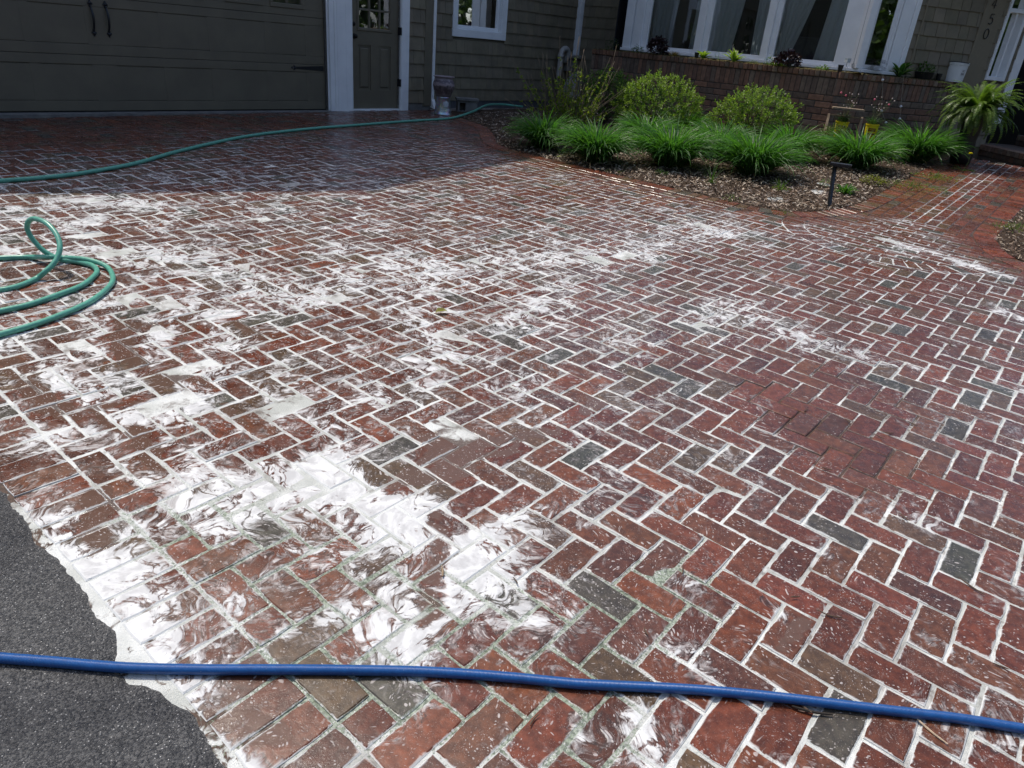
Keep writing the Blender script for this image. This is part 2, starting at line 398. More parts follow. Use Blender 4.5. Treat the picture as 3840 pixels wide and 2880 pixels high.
for i in range(-110, 60):
    for j in range(4, 110):
        kind = (i - j) % 4
        if kind == 2: r = (i, i + 2, j, j + 1)
        elif kind == 1: r = (i, i + 1, j, j + 2)
        else: continue
        a0, a1, b0, b1 = amap(r[0]), amap(r[1]), bmap(r[2]), bmap(r[3])
        if not in_view((a0 + a1) / 2, (b0 + b1) / 2): continue
        poly = field_ok([np.array(p) for p in ((a0, b0), (a1, b0), (a1, b1), (a0, b1))])
        if poly is None: continue
        pv.brick(poly, brick_colour()); nb += 1
for i in range(-60, 40):                                      # soldier course along the asphalt
    a0, a1 = amap(i), amap(i + 1)
    if in_view(a0, ASPH_B + .1): pv.brick([(a0, ASPH_B), (a1, ASPH_B), (a1, bmap(6)), (a0, bmap(6))], brick_colour())
def soldier(cur, pav):
    seg = np.linalg.norm(np.diff(cur, axis=0), axis=1); L = np.concatenate([[0], np.cumsum(seg)]); n = int(L[-1] / WU)
    ss = np.linspace(0, L[-1], n + 1); X = np.stack([np.interp(ss, L, cur[:, k]) for k in (0, 1)], 1)
    T = np.gradient(X, axis=0); T /= np.linalg.norm(T, axis=1)[:, None]; N = np.stack([T[:, 1], -T[:, 0]], 1)
    for k in range(n):
        if not in_view(*X[k]): continue
        pav.brick([X[k] + N[k] * .002, X[k + 1] + N[k + 1] * .002, X[k + 1] + N[k + 1] * .207, X[k] + N[k] * .207], brick_colour() * np.array([1.25, 1.12, 1.0]), .002)
soldier(BED, pv); soldier(BEDR, pv)
nr = 27                                                       # half ring at the mouth of the walkway
for k in range(nr):
    t0, t1 = math.pi + math.pi * k / nr, math.pi + math.pi * (k + 1) / nr
    pv.brick([RC + RI * np.array([math.cos(t0), math.sin(t0)]), RC + RO * np.array([math.cos(t0), math.sin(t0)]), RC + RO * np.array([math.cos(t1), math.sin(t1)]), RC + RI * np.array([math.cos(t1), math.sin(t1)])], brick_colour())
WB0 = 8.32
for r in range(-8, 11):                                       # bricks laid across inside the ring
    b0, b1 = RC[1] + r * WU, RC[1] + (r + 1) * WU
    if b0 > WB0 - .02: break
    b1 = min(b1, WB0)
    for k in range(-7, 7):
        a0 = RC[0] + (k + .5 * (r % 2)) * 2 * WU; a1 = a0 + 2 * WU
        poly = [np.array(p) for p in ((a0, b0), (a1, b0), (a1, b1), (a0, b1))]; c = np.mean(poly, 0)
        if c[1] < RC[1]:
            v = c - RC; rr_ = np.linalg.norm(v)
            if rr_ > RI + .15: continue
            poly = clip(poly, RC + v / rr_ * RI, -v / rr_)
        ok = True
        for cur in (BED, BEDR):
            if len(poly) < 3: ok = False; break
            d, q, n = curve_dist(cur, np.mean(poly, 0)); poly = clip(poly, q[0] + n[0] * .21, n[0])
        if ok and len(poly) >= 3: pv.brick(poly, brick_colour())
rows = 10; aw0, aw1 = -2.05 + .21, -.68 - .21; ww = (aw1 - aw0) / 9
for r in range(9):                                            # running bond of the walkway
    for k in range(0, 24):
        b0 = WB0 + (k - .5 * (r % 2)) * .211; b1 = b0 + .211
        if b1 < WB0 + .02: continue
        pw.brick([(aw0 + r * ww, max(b0, WB0)), (aw0 + (r + 1) * ww, max(b0, WB0)), (aw0 + (r + 1) * ww, b1), (aw0 + r * ww, b1)], brick_colour() * np.array([1.15, 1.05, 1.0]))

def mat_paving(name, joint=False):
    t = NT(name); p = t.pos()
    foam = t.attr('foam'); jf = t.attr('jf'); moss = t.attr('moss'); pud = t.attr('pud'); edge = t.attr('edge')
    w1 = t.vmul(t.vadd(t.noise(p, 2.6, 3, .5, out=1), (-.5, -.5, -.5)), (.34, .34, 0))
    p1 = t.vadd(p, w1)
    w2 = t.vmul(t.vadd(t.noise(p1, 11, 2, .5, out=1), (-.5, -.5, -.5)), (.075, .075, 0))
    p2 = t.vadd(p1, w2)
    n1 = t.noise(p1, 4.2, 3, .5, .3); n2 = t.noise(p2, 12.5, 8, .60, 1.0); n3 = t.noise(p2, 62, 4, .6, .6)
    nv = t.noise(p1, 4.8, 3, .5, 1.8); chan = t.sm(t.math('ABSOLUTE', t.sub(nv, .5)), .0, .042, 1.0, 0.0)
    nw = t.noise(p2, 15, 3, .5, 1.4); chan2 = t.sm(t.math('ABSOLUTE', t.sub(nw, .5)), .0, .035, 1.0, 0.0)
    cel = t.vor(t.vadd(p2, t.vmul(t.vadd(t.noise(p, 40, 2, out=1), (-.5, -.5, -.5)), .02)), 46, 'SMOOTH_F1')
    halo = 1.0
    if not joint:
        lip = t.mad(t.sub(n2, .5), .040, t.mul(t.sm(t.noise(p, 6, 3), .40, .62), .0042))
        halo = t.mul(t.sm(edge, 0.0, t.math('MAXIMUM', t.add(lip, t.mul(foam, .011)), .0010), 1.0, 0.0), jf)
    # how much foam lies here
    val = t.add(t.add(foam, t.mul(t.sub(n1, .5), .75)), t.mul(t.sub(n2, .5), 1.0))
    val = t.add(val, t.mul(t.sub(.42, cel), .20))
    val = t.add(val, t.mul(t.sub(n3, .5), .22))
    val = t.sub(val, t.add(t.mul(chan, .18), t.mul(chan2, .09)))
    val = t.sub(val, t.mul(pud, .50))
    if not joint: val = t.add(val, t.mul(halo, .08))
    thick = t.mul(t.sm(val, .40, .57), t.sm(t.add(t.noise(p2, 8.5, 7, .66, .5), t.mul(t.sub(foam, .35), .55)), .36, .58, .34, 1.0)); film = t.sm(val, .20, .40)
    vein = t.math('MAXIMUM', t.mul(t.sm(val, .34, .40), t.sm(val, .40, .44, 1.0, 0.0)), t.mul(t.mul(chan2, .8), film))
    # droplets and specks of foam left on every wet brick
    d1 = t.vor(p2, 95, 'F1'); dr = t.vor(p2, 95, 'F1', 'Color')
    sepr = t.n('ShaderNodeSeparateColor'); t.t.links.new(dr, sepr.inputs[0])
    spec_ = t.mul(t.sm(t.sub(d1, t.mul(sepr.outputs[0], .30)), -.02, .06, 1.0, 0.0), t.sm(t.add(t.noise(p, 7, 3), t.mul(foam, .5)), .42, .72))
    d2 = t.vor(p, 210, 'F1'); s2 = t.mul(t.sm(d2, .12, .26, 1.0, 0.0), t.sm(t.noise(p, 22, 3, .6), .42, .58))
    if joint:
        dirt = t.mix(t.sm(t.noise(p, 70, 4), .3, .7), (.045, .026, .018), (.10, .058, .038))
        jn = t.noise(p, 48, 4, .65)
        white = t.mul(t.sm(t.add(jf, t.mul(t.sub(jn, .5), .9)), .42, .66), t.sm(t.noise(p, 16, 4, .65), .30, .50, .35, 1.0))
        white = t.math('MAXIMUM', t.mul(white, t.sm(t.noise(p, 2.2, 3), .34, .52, .62, 1.0)), thick)
        c = t.mix(white, dirt, t.mix(t.sm(t.noise(p, 5, 3), .38, .62), (.46, .48, .45), (.68, .70, .68)))
        gm = t.mul(t.sm(t.add(moss, t.mul(t.sub(t.noise(p, 150, 3, .7), .5), 2.4)), .52, .95), .85)
        c = t.mix(t.mul(gm, t.mad(thick, -.62, 1.0)), c, t.mix(t.sm(t.noise(p, 90, 2), .4, .6), (.055, .085, .045), (.24, .30, .21)))
        pudf = t.sm(t.add(pud, t.mul(t.sub(n2, .5), .7)), .45, .6)
        c = t.mix(t.mul(pudf, .9), c, (.085, .05, .038))
        bmp = t.bump(t.noise(p, 170, 3, .7), .8, .005)
        rough = t.mad(pudf, -.45, .55)
        return t.done(t.bsdf(c, rough, 0, bmp, .4))
    base = t.attr('tint', 'Color')
    bn = t.noise(p, 34, 5, .65); bf = t.noise(p, 420, 3, .7)
    base = t.mix(t.sm(bn, .35, .68), t.mix(1.0, base, (.62, .60, .62), 'MULTIPLY'), t.mix(1.0, base, (1.22, 1.16, 1.1), 'MULTIPLY'))
    base = t.mix(t.mul(t.sm(bf, .56, .72), .45), base, (.27, .17, .13))
    base = t.mix(t.mul(t.sm(bf, .40, .30), .5), base, (.03, .018, .014))
    pudf = t.sm(t.add(pud, t.mul(t.sub(n2, .5), .8)), .45, .58)
    base = t.mix(t.mul(pudf, .8), base, (.115, .070, .052))  # muddy puddle brown, lightened to carry some reflected sky
    base = t.mix(t.mul(vein, .85), base, (.022, .013, .010))
    lace = t.sm(t.noise(p2, 34, 5, .72, .8), .46, .57); lace2 = t.sm(t.noise(p, 95, 3, .65), .45, .58)
    filmc = t.mul(film, t.mad(t.mul(lace, t.mad(lace2, .5, .5)), .40, .02))
    c = t.mix(filmc, base, (.52, .49, .48))
    c = t.mix(t.mul(spec_, .62), c, (.62, .58, .56))
    c = t.mix(t.mul(s2, .42), c, (.60, .54, .50))
    tv = t.noise(p2, 22, 4, .6)
    c = t.mix(thick, c, t.mix(t.sm(tv, .35, .65), (.48, .485, .49), (.70, .71, .71)))
    hole = t.mul(t.sm(t.vor(p2, 70, 'F1'), .05, .12, 1.0, 0.0), t.sm(t.noise(p, 5.5, 3), .52, .66))
    c = t.mix(t.mul(hole, .6), c, (.10, .085, .08))
    c = t.mix(halo, c, t.mix(t.mul(t.sm(t.add(moss, t.mul(t.sub(t.noise(p, 150, 3, .7), .5), 2.4)), .7, 1.1), .8), (.66, .685, .68), (.14, .18, .11)))
    hgt = t.add(t.add(t.mul(bf, .25), t.mul(bn, .6)), t.add(t.mul(t.math('MAXIMUM', thick, halo), 1.3), t.mul(spec_, .8)))
    b = t.bump(hgt, .42, .0035)
    rough = t.sm(t.noise(p, 9, 4), .35, .65, .20, .40)
    rough = t.mad(pudf, -.2, rough); rough = t.mad(t.math('MAXIMUM', thick, halo), .22, rough)
    return t.done(t.bsdf(c, t.math('MAXIMUM', rough, .06), 0, b, .36))
M_BRICK = mat_paving('wet_soapy_brick'); M_JOINT = mat_paving('foamy_joint', True)
def build_paver(p, name):
    mb = MB(); mb.v = p.v; mb.f = p.f; mb.c = p.c
    V = np.array(p.v); fo, jf, mo, pu = ground_maps(V[:, 0], V[:, 1])
    return mb.build(name, M_BRICK, None, attrs=dict(edge=p.e, foam=fo, jf=jf, moss=mo, pud=pu))
patio = tag(build_paver(pv, 'brick_patio'), kind='structure')
walkway = tag(build_paver(pw, 'brick_walkway'), kind='structure')
def sheet(name, mat, a0, a1, b0, b1, st, zf, keep=None, attrs=True):
    na, nb_ = int((a1 - a0) / st) + 1, int((b1 - b0) / st) + 1
    A, B = np.meshgrid(np.linspace(a0, a1, na), np.linspace(b0, b1, nb_), indexing='ij'); X, Y = xy(A, B); Z = zf(X, Y)
    mb = MB(); mb.v = list(zip(X.ravel().tolist(), Y.ravel().tolist(), Z.ravel().tolist())); mb.c = [(1, 1, 1)] * (na * nb_)
    K = keep(A, B) if keep is not None else np.ones_like(A, bool)
    mb.f = [(i * nb_ + j, (i + 1) * nb_ + j, (i + 1) * nb_ + j + 1, i * nb_ + j + 1) for i in range(na - 1) for j in range(nb_ - 1) if K[i, j] and K[i + 1, j] and K[i + 1, j + 1] and K[i, j + 1]]
    at_ = None
    if attrs:
        fo, jf, mo, pu = ground_maps(X.ravel(), Y.ravel()); at_ = dict(foam=fo, jf=jf, moss=mo, pud=pu, edge=np.zeros(fo.size))
    return mb.build(name, mat, None, attrs=at_, smooth=True)
def keep_joint(A, B):
    X, Y = xy(A, B); t = (X - DL[0]) * E2[0] + (Y - DL[1]) * E2[1]; return t > -.25
def zjoint(x, y):
    fo, jf, mo, pu = ground_maps(x.ravel(), y.ravel()); lift = np.clip((fo - .2) / .3, 0, 1) * .0028 + np.clip(jf, 0, 1) * .0012
    return pz(x, y) - .0062 + lift.reshape(x.shape)
tag(sheet('paving_joints', M_JOINT, -9.5, 4.5, ASPH_B - .09, 12.6, .09, zjoint, keep_joint), kind='structure')

# ---- asphalt
def mat_asphalt():
    t = NT('wet_asphalt'); p = t.pos()
    v = t.vor(p, 210, 'F1'); vc = t.vor(p, 210, 'F1', 'Color'); s = t.n('ShaderNodeSeparateColor'); t.t.links.new(vc, s.inputs[0])
    n = t.noise(p, 5, 4); n2 = t.noise(p, 300, 3, .7)
    c = t.mix(t.sm(s.outputs[0], .3, 1.0), (.045, .046, .048), (.125, .125, .123))
    c = t.mix(t.mul(t.sm(s.outputs[1], .90, .95), t.sm(v, .2, .45, 1, 0)), c, (.55, .55, .53))
    c = t.mix(t.sm(n, .38, .62), t.mix(1.0, c, (.62, .62, .64), 'MULTIPLY'), c); c = t.mix(t.sm(t.noise(p, 1.3, 3), .45, .6), c, t.mix(1.0, c, (1.2, 1.19, 1.16), 'MULTIPLY'))
    foam = t.attr('foam'); fn = t.noise(p, 14, 7, .62, .8); val = t.add(foam, t.mul(t.sub(fn, .5), .8)); th = t.sm(val, .44, .53)
    c = t.mix(th, c, t.mix(t.sm(t.noise(p, 60, 4), .35, .65), (.56, .58, .59), (.70, .72, .72)))
    h = t.add(t.mul(t.sub(1.0, v), .8), t.mul(n2, .6))
    return t.done(t.bsdf(c, t.sm(s.outputs[2], 0, 1, .22, .6), 0, t.bump(h, .9, .006), .5))
def z_asph(x, y): return zplane(x, y) + .0012 + .0015 * np.sin(x * 3.1) * np.sin(y * 2.7)
mb = MB()
na_, nb2 = 800, 26
aa = np.linspace(-5.5, 3.2, na_); 
_jit = np.convolve(rng.normal(0, 1, na_ + 8), np.ones(3) / 3, 'same')[:na_] * .005 + np.convolve(rng.normal(0, 1, na_ + 30), np.ones(15) / 15, 'same')[:na_] * .014
for i, a in enumerate(aa):
    e = _jit[i] + ASPH_B + .006 + .008 * math.sin(a * 9) * math.sin(a * 3.7 + 1) + .006 * math.sin(a * 31) + (-.055 * math.exp(-((a + 1.41) / .09) ** 2))
    for j in range(nb2):
        b = e - (e + 4.0) * (j / (nb2 - 1)) ** 1.5; x, y = xy(a, b)
        mb.v.append((x, y, float(z_asph(x, y)) - (.012 if j == 0 else 0.0))); mb.c.append((1, 1, 1))
mb.f = [(i * nb2 + j, i * nb2 + j + 1, (i + 1) * nb2 + j + 1, (i + 1) * nb2 + j) for i in range(na_ - 1) for j in range(nb2 - 1)]
_X = np.array(mb.v); _a, _b = ab(_X[:, 0], _X[:, 1]); _bias = np.clip(1 - (ASPH_B + .02 - _b) / .05, 0, 1)
_af = np.clip(paint(FOAM, _X[:, 0], _X[:, 1], .0) * 1.3, 0, .62) * (.45 + .55 * _bias) - .25 * (1 - _bias)
tag(mb.build('asphalt_drive', mat_asphalt(), None, smooth=True, attrs=dict(foam=_af)), kind='structure')

# ---- wide ground under everything
mb = MB(); G = 120.0
mb.add([(-G, -G, -.35), (G, -G, -.35), (G, G, -.35), (-G, G, -.35)], [(0, 1, 2, 3)])
tag(mb.build('ground', mat_plain('lawn_soil', (.06, .065, .03), .9, var=.3, scale=2)), kind='structure')

# ================================================================== PLANTING BED
ctrl = []
for p in BED[::4]: x, y = xy(*p); ctrl.append((x, y, float(pz(np.float64(x), np.float64(y))) - .003))
for s in (-5.2, -4.2, -3.2, -2.2, -1.2, 0.0): P = PF(s, 0, 0); ctrl.append((P[0], P[1], .43))
for s in (.6, 1.2, 1.8): P = PR(s, 0, 0); ctrl.append((P[0], P[1], .43))
for s in (2.0, 3.2, 4.5, 6.4): P = W2(s, 0, 0); ctrl.append((P[0], P[1], .34 + .02 * (s - 2)))
for s in (2.0, 4.0): P = W2(s, 1.3, 0); ctrl.append((P[0], P[1], .33))
CT = np.array(ctrl)
def _tps(r2): return np.where(r2 > 1e-12, r2 * np.log(r2 + 1e-12), 0)
_n = len(CT); _K = _tps(((CT[:, None, :2] - CT[None, :, :2]) ** 2).sum(2)) + np.eye(_n) * .02; _Pm = np.c_[np.ones(_n), CT[:, :2]]
_Aa = np.block([[_K, _Pm], [_Pm.T, np.zeros((3, 3))]]); _ww = np.linalg.solve(_Aa, np.r_[CT[:, 2], np.zeros(3)])
def bedz(x, y):
    x = np.asarray(x, float); y = np.asarray(y, float); sh = x.shape; X = np.stack([x.ravel(), y.ravel()], 1)
    k = _tps(((X[:, None, :] - CT[None, :, :2]) ** 2).sum(2)); v = k @ _ww[:_n] + _ww[_n] + X @ _ww[_n + 1:]
    return v.reshape(sh)
def onbed(q): return on(q, lambda x, y: bedz(np.array([x]), np.array([y]))[0])
BEDPOLY = np.vstack([BED, [ab(*(PR(3.2, -.2, 0)[:2]))], [ab(*(PR(0, -.3, 0)[:2]))], [ab(*(PF(-4.6, -.3, 0)[:2]))], [ab(*(W2(SIC, -.1, 0)[:2]))], [ab(*(W2(1.7, -.1, 0)[:2]))]])
def in_poly(poly, P):
    x, y = P[:, 0], P[:, 1]; ins = np.zeros(len(P), bool); j = len(poly) - 1
    for i in range(len(poly)):
        xi, yi = poly[i]; xj, yj = poly[j]
        c = ((yi > y) != (yj > y)) & (x < (xj - xi) * (y - yi) / (yj - yi + 1e-12) + xi); ins ^= c; j = i
    return ins
def mat_mulch():
    t = NT('mulch_soil'); p = t.pos(); n = t.noise(p, 9, 4, .6); v = t.vor(t.vmul(p, (1, 1, 1)), 70, 'F1', 'Color'); s = t.n('ShaderNodeSeparateColor'); t.t.links.new(v, s.inputs[0])
    c = t.mix(s.outputs[0], (.028, .018, .013), (.10, .068, .045)); c = t.mix(t.sm(n, .4, .7), c, t.mix(1.0, c, (1.5, 1.45, 1.35), 'MULTIPLY'))
    return t.done(t.bsdf(c, .9, 0, t.bump(t.add(t.vor(p, 70), t.noise(p, 40, 4)), 1.0, .02), .2))
M_MULCH = mat_mulch()
def bed_mesh(name, poly, zf, a0, a1, b0, b1, st=.06):
    na, nb_ = int((a1 - a0) / st) + 1, int((b1 - b0) / st) + 1
    A, B = np.meshgrid(np.linspace(a0, a1, na), np.linspace(b0, b1, nb_), indexing='ij'); P = np.stack([A.ravel(), B.ravel()], 1)
    loop = np.vstack([poly, poly[:1]]); d, q, _ = curve_dist(loop, P); ins = in_poly(poly, P); near = np.abs(d) < st * .75
    P = np.where((near & ~ins)[:, None], q, P); ok = ins | near
    X, Y = xy(P[:, 0], P[:, 1]); Z = zf(X, Y) + .010 * np.sin(X * 7.3 + 1.1 * np.sin(Y * 5)) * np.sin(Y * 6.1) * np.clip(np.abs(d) / .2, 0, 1)
    mb = MB(); mb.v = list(zip(X.tolist(), Y.tolist(), Z.tolist())); mb.c = [(1, 1, 1)] * len(P); ok = ok.reshape(na, nb_)
    mb.f = [(i * nb_ + j, (i + 1) * nb_ + j, (i + 1) * nb_ + j + 1, i * nb_ + j + 1) for i in range(na - 1) for j in range(nb_ - 1) if ok[i, j] and ok[i + 1, j] and ok[i + 1, j + 1] and ok[i, j + 1]]
    return tag(mb.build(name, M_MULCH, None, smooth=True), kind='structure')
bed_mesh('planting_bed', BEDPOLY, bedz, -9, -1.8, 6.9, 17, .06)
BEDPOLY2 = np.vstack([BEDR, [(5, 12.6)]])
def bedz2(x, y): return pz(x, y) - .002 + 0 * np.asarray(x)
bed_mesh('side_bed', BEDPOLY2, bedz2, -1, 5, 7, 12.7, .08)
# wood chips: nobody could count them
mb = MB(); cps = []
def chips(n, poly, zf, lo, hi, wfun):
    P = np.stack([rng.uniform(lo[0], hi[0], n), rng.uniform(lo[1], hi[1], n)], 1)
    _d = np.abs(curve_dist(np.vstack([poly, poly[:1]]), P)[0]); P = P[in_poly(poly, P) | (_d < np.abs(rng.normal(0, .022, len(P))))]
    for a, b in P:
        x, y = xy(a, b); u, v, d = px_of(np.array(x), np.array(y), np.array(.3))
        if d < .3 or not (-300 < u < IMW + 300) or rng.random() > wfun(d): continue
        cps.append((x, y))
    return
chips(26000, BEDPOLY, bedz, (-8.6, 7.2), (-2.0, 12), lambda d: 1.0 if d < 9.5 else .45)
XY = np.array(cps); ZZ = bedz(XY[:, 0], XY[:, 1]); k0 = len(cps)
chips(5000, BEDPOLY2, bedz2, (-.8, 7.2), (3, 10), lambda d: 1.0)
XY = np.array(cps); ZZ = np.r_[ZZ, bedz2(XY[k0:, 0], XY[k0:, 1])]
CHC = [(.42, .34, .25), (.30, .22, .155), (.20, .135, .09), (.11, .072, .048), (.06, .038, .027), (.50, .43, .34), (.24, .20, .17)]
for (x, y), z in zip(XY, ZZ):
    L = rng.uniform(.018, .06); w = rng.uniform(.006, .015); th_ = rng.uniform(0, math.pi); pit = rng.normal(0, .28); rol = rng.normal(0, .35)
    ux = np.array([math.cos(th_) * math.cos(pit), math.sin(th_) * math.cos(pit), math.sin(pit)]); vx = np.cross(np.array([0, 0, 1.0]), ux); vx /= np.linalg.norm(vx); nz = np.cross(ux, vx); vx = vx * math.cos(rol) + nz * math.sin(rol)
    c = np.array([x, y, z + .009 + rng.uniform(0, .016)]); col = np.array(CHC[rng.integers(len(CHC))]) * rng.uniform(.7, 1.2); bend = nz * rng.normal(0, .004)
    p = [c - ux * L / 2 - vx * w / 2, c - ux * L / 2 + vx * w / 2, c + vx * w * .6 + bend, c - vx * w * .6 + bend, c + ux * L / 2 - vx * w * .3, c + ux * L / 2 + vx * w * .3]
    mb.add(p, [(0, 3, 2, 1), (3, 4, 5, 2)], tuple(col))
tag(mb.build('wood_chips', mat_plain('chip', (1, 1, 1), .8, var=.1, scale=60, bump=.3, bscale=200, tint=True)), kind='stuff')

# ================================================================== HOUSE
M_SHING = mat_plain('painted_shingle', (.215, .180, .120), .7, var=.14, scale=5, bump=.25, bscale=45, tint=True)
M_TAUPE = mat_plain('taupe_paint', (.158, .136, .094), .45, var=.10, scale=3, bump=.05, bscale=120)
M_WHITE = mat_plain('white_paint', (.86, .87, .87), .45, var=.05, scale=4, bump=.06, bscale=70)
M_BLACK = mat_plain('black_iron', (.012, .013, .017), .38, var=.1, bump=.1)
M_BRONZE = mat_plain('dark_bronze', (.020, .017, .013), .32, .6, var=.1)
M_CONC = mat_plain('concrete', (.20, .195, .18), .9, var=.25, scale=8, bump=.5, bscale=90)
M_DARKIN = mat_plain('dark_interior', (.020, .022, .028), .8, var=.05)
M_ROOF = mat_plain('roof_shingle', (.06, .058, .055), .9, var=.2, scale=12, bump=.4)
M_CURT = None
def mat_curtain():
    t = NT('sheer_curtain'); d = t.bsdf((.82, .83, .80), .9); tr = t.n('ShaderNodeBsdfTranslucent'); tr.inputs[0].default_value = (.6, .62, .6, 1)
    tp = t.n('ShaderNodeBsdfTransparent'); a = t.n('ShaderNodeMixShader'); a.inputs[0].default_value = .3; t.t.links.new(d, a.inputs[1]); t.t.links.new(tr.outputs[0], a.inputs[2])
    b = t.n('ShaderNodeMixShader'); b.inputs[0].default_value = .10; t.t.links.new(a.outputs[0], b.inputs[1]); t.t.links.new(tp.outputs[0], b.inputs[2]); return t.done(b.outputs[0])
M_CURT = mat_curtain()
def mat_glass():
    t = NT('window_glass'); tp = t.n('ShaderNodeBsdfTransparent'); tp.inputs[0].default_value = (.96, .98, .98, 1)
    gl = t.n('ShaderNodeBsdfGlossy'); gl.inputs['Roughness'].default_value = .015; gl.inputs[0].default_value = (1, 1, 1, 1)
    nb = t.bump(t.noise(t.pos(), 3.0, 2), .03, .02); t.t.links.new(nb, gl.inputs['Normal'])
    fr = t.n('ShaderNodeFresnel'); fr.inputs[0].default_value = 1.5
    m = t.n('ShaderNodeMixShader'); t.t.links.new(t.mad(fr.outputs[0], 1.5, .03), m.inputs[0]); t.t.links.new(tp.outputs[0], m.inputs[1]); t.t.links.new(gl.outputs[0], m.inputs[2]); return t.done(m.outputs[0])
M_GLASS = mat_glass()
HO = W1(0, 0, .31)
house = thing('house', HO, 'taupe shingled house with wide garage door and white framed bay window', 'house')
def part(mb, name, mat, parent=None, **k): return mb.build(name, mat, parent or house, HO, **k)
GZ = .31
def shingles(F, s0, s1, z0, z1, ex, holes=(), n0=.0, wr=(.10, .25), gap=.004):
    mb = MB(); z = z0
    while z < z1 - .01:
        s = s0 - rng.uniform(0, .15)
        while s < s1:
            w = rng.uniform(*wr); a, b = max(s, s0), min(s + w - gap, s1); s += w
            segs = [(a, b)]
            for (h0, h1, g0, g1) in holes:
                if z + ex > g0 and z < g1: segs = [q for (x, y) in segs for q in ((x, min(y, h0)), (max(x, h1), y)) if q[1] - q[0] > .004]
            t = rng.uniform(.88, 1.10); col = (t, t * rng.uniform(.98, 1.02), t * rng.uniform(.96, 1.03)); dn = n0 + rng.uniform(0, .0025); dz = rng.normal(0, .0012)
            for x, y in segs:
                if y - x < .004: continue
                mb.hexa([F(x, n0 - .012, z + dz), F(y, n0 - .012, z + dz), F(y, dn + .021, z + dz), F(x, dn + .021, z + dz), F(x, n0 - .012, z + ex + .01), F(y, n0 - .012, z + ex + .01), F(y, dn + .001, z + ex + .01), F(x, dn + .001, z + ex + .01)], col)
        z += ex
    return mb
def wall_boxes(F, s0, s1, n0, n1, z0, z1, holes=()):
    mb = MB(); zs = sorted(set([z0, z1] + [v for h in holes for v in h[2:4] if z0 < v < z1]))
    for a, b in zip(zs[:-1], zs[1:]):
        xs = [(s0, s1)]
        for h in holes:
            if h[2] < b - 1e-6 and h[3] > a + 1e-6: xs = [q for (x, y) in xs for q in ((x, min(y, h[0])), (max(x, h[1]), y)) if q[1] - q[0] > 1e-4]
        for x, y in xs: mb.fbox(F, x, y, n0, n1, a, b)
    return mb
ZT = 2.75                                                     # head height of the openings
# --- garage front
GS0, GS1 = -6.55, -.43
part(wall_boxes(W1, -9.5, 1.60, -.22, -.02, 0, 6.2, [(GS0, GS1, 0, ZT), (0.0, .935, 0, 2.36)]), 'garage_wall', M_TAUPE)
part(shingles(W1, 1.104, 1.43, .42, 2.65, .1998), 'shingle_siding', M_SHING)
mb = MB(); mb.fbox(W1, 1.104, 1.60, -.018, .004, .2, .415); part(mb, 'foundation', M_CONC)
mb = MB(); mb.fbox(W1, 1.432, 1.60, -.02, .024, .37, 4.5, bev=.004); mb.fbox(W1, 1.582, 1.603, -.50, -.02, .37, 4.5); part(mb, 'corner_board', M_TAUPE)
# garage door: four sections of raised panels
gd = MB(); cols = [(-3.376, -2.812), (-2.737, -2.194), (-1.925, -1.387), (-1.286, -.756), (-4.202, -3.649), (-4.75, -4.296), (-5.62, -5.08), (-6.24, -5.70)]
DN = -.075; H4 = .611
for k in range(4):
    z0 = GZ + .012 + k * H4; z1 = z0 + H4 - .004
    gd.fbox(W1, GS0 + .01, GS1 - .012, DN - .05, DN - .016, z0, z1)
    pz0, pz1 = z0 + .11, z1 - .10
    if k == 0: pz0, pz1 = z0 + .113, z1 - .10
    if k == 2: pz0, pz1 = z0 + .09, z1 + .002
    gd.fbox(W1, GS0 + .01, GS1 - .012, DN - .016, DN, z0, pz0, bev=.004)
    if k != 2: gd.fbox(W1, GS0 + .01, GS1 - .012, DN - .016, DN, pz1, z1, bev=.004)
    cs = sorted(cols); edges = [GS0 + .01] + [v for c in cs for v in c] + [GS1 - .012]
    for a, b in zip(edges[0::2], edges[1::2]): gd.fbox(W1, a, b, DN - .016, DN, pz0, pz1)
    if k < 2:
        for a, b in cs: gd.fbox(W1, a + .0005, b - .0005, DN - .016, DN - .0012, pz0 + .0085, pz1 - .0085)
garage = part(gd, 'garage_door', M_TAUPE)
mb = MB(); mb.fbox(W1, GS0, GS1, DN - .06, DN - .02, GZ - .05, GZ + .010); part(mb, 'door_seal', M_BLACK, garage)
mb = MB(); mb.fbox(W1, GS0 - .1, GS1 + .02, DN - .1, .10, GZ - .12, GZ - .003); part(mb, 'door_apron', M_CONC)
def gwin(s0, s1):
    z0, z1 = GZ + .012 + 2 * H4 + .09, GZ + 4 * H4 - .12
    f = MB()
    for q in ((s0, s1, z0, z0 + .055), (s0, s1, z1 - .05, z1), (s0, s0 + .05, z0 + .055, z1 - .05), (s1 - .05, s1, z0 + .055, z1 - .05), ((s0 + s1) / 2 - .012, (s0 + s1) / 2 + .012, z0 + .055, z1 - .05)): f.fbox(W1, q[0], q[1], DN - .015, DN + .014, q[2], q[3], bev=.005)
    w = part(f, 'window', M_TAUPE, garage)
    g = MB(); g.fbox(W1, s0 + .05, s1 - .05, DN - .0135, DN - .008, z0 + .055, z1 - .05); part(g, 'pane', M_GLASS, garage)
for a, b in cols:
    if a > -4.8: gwin(a + .0, b)
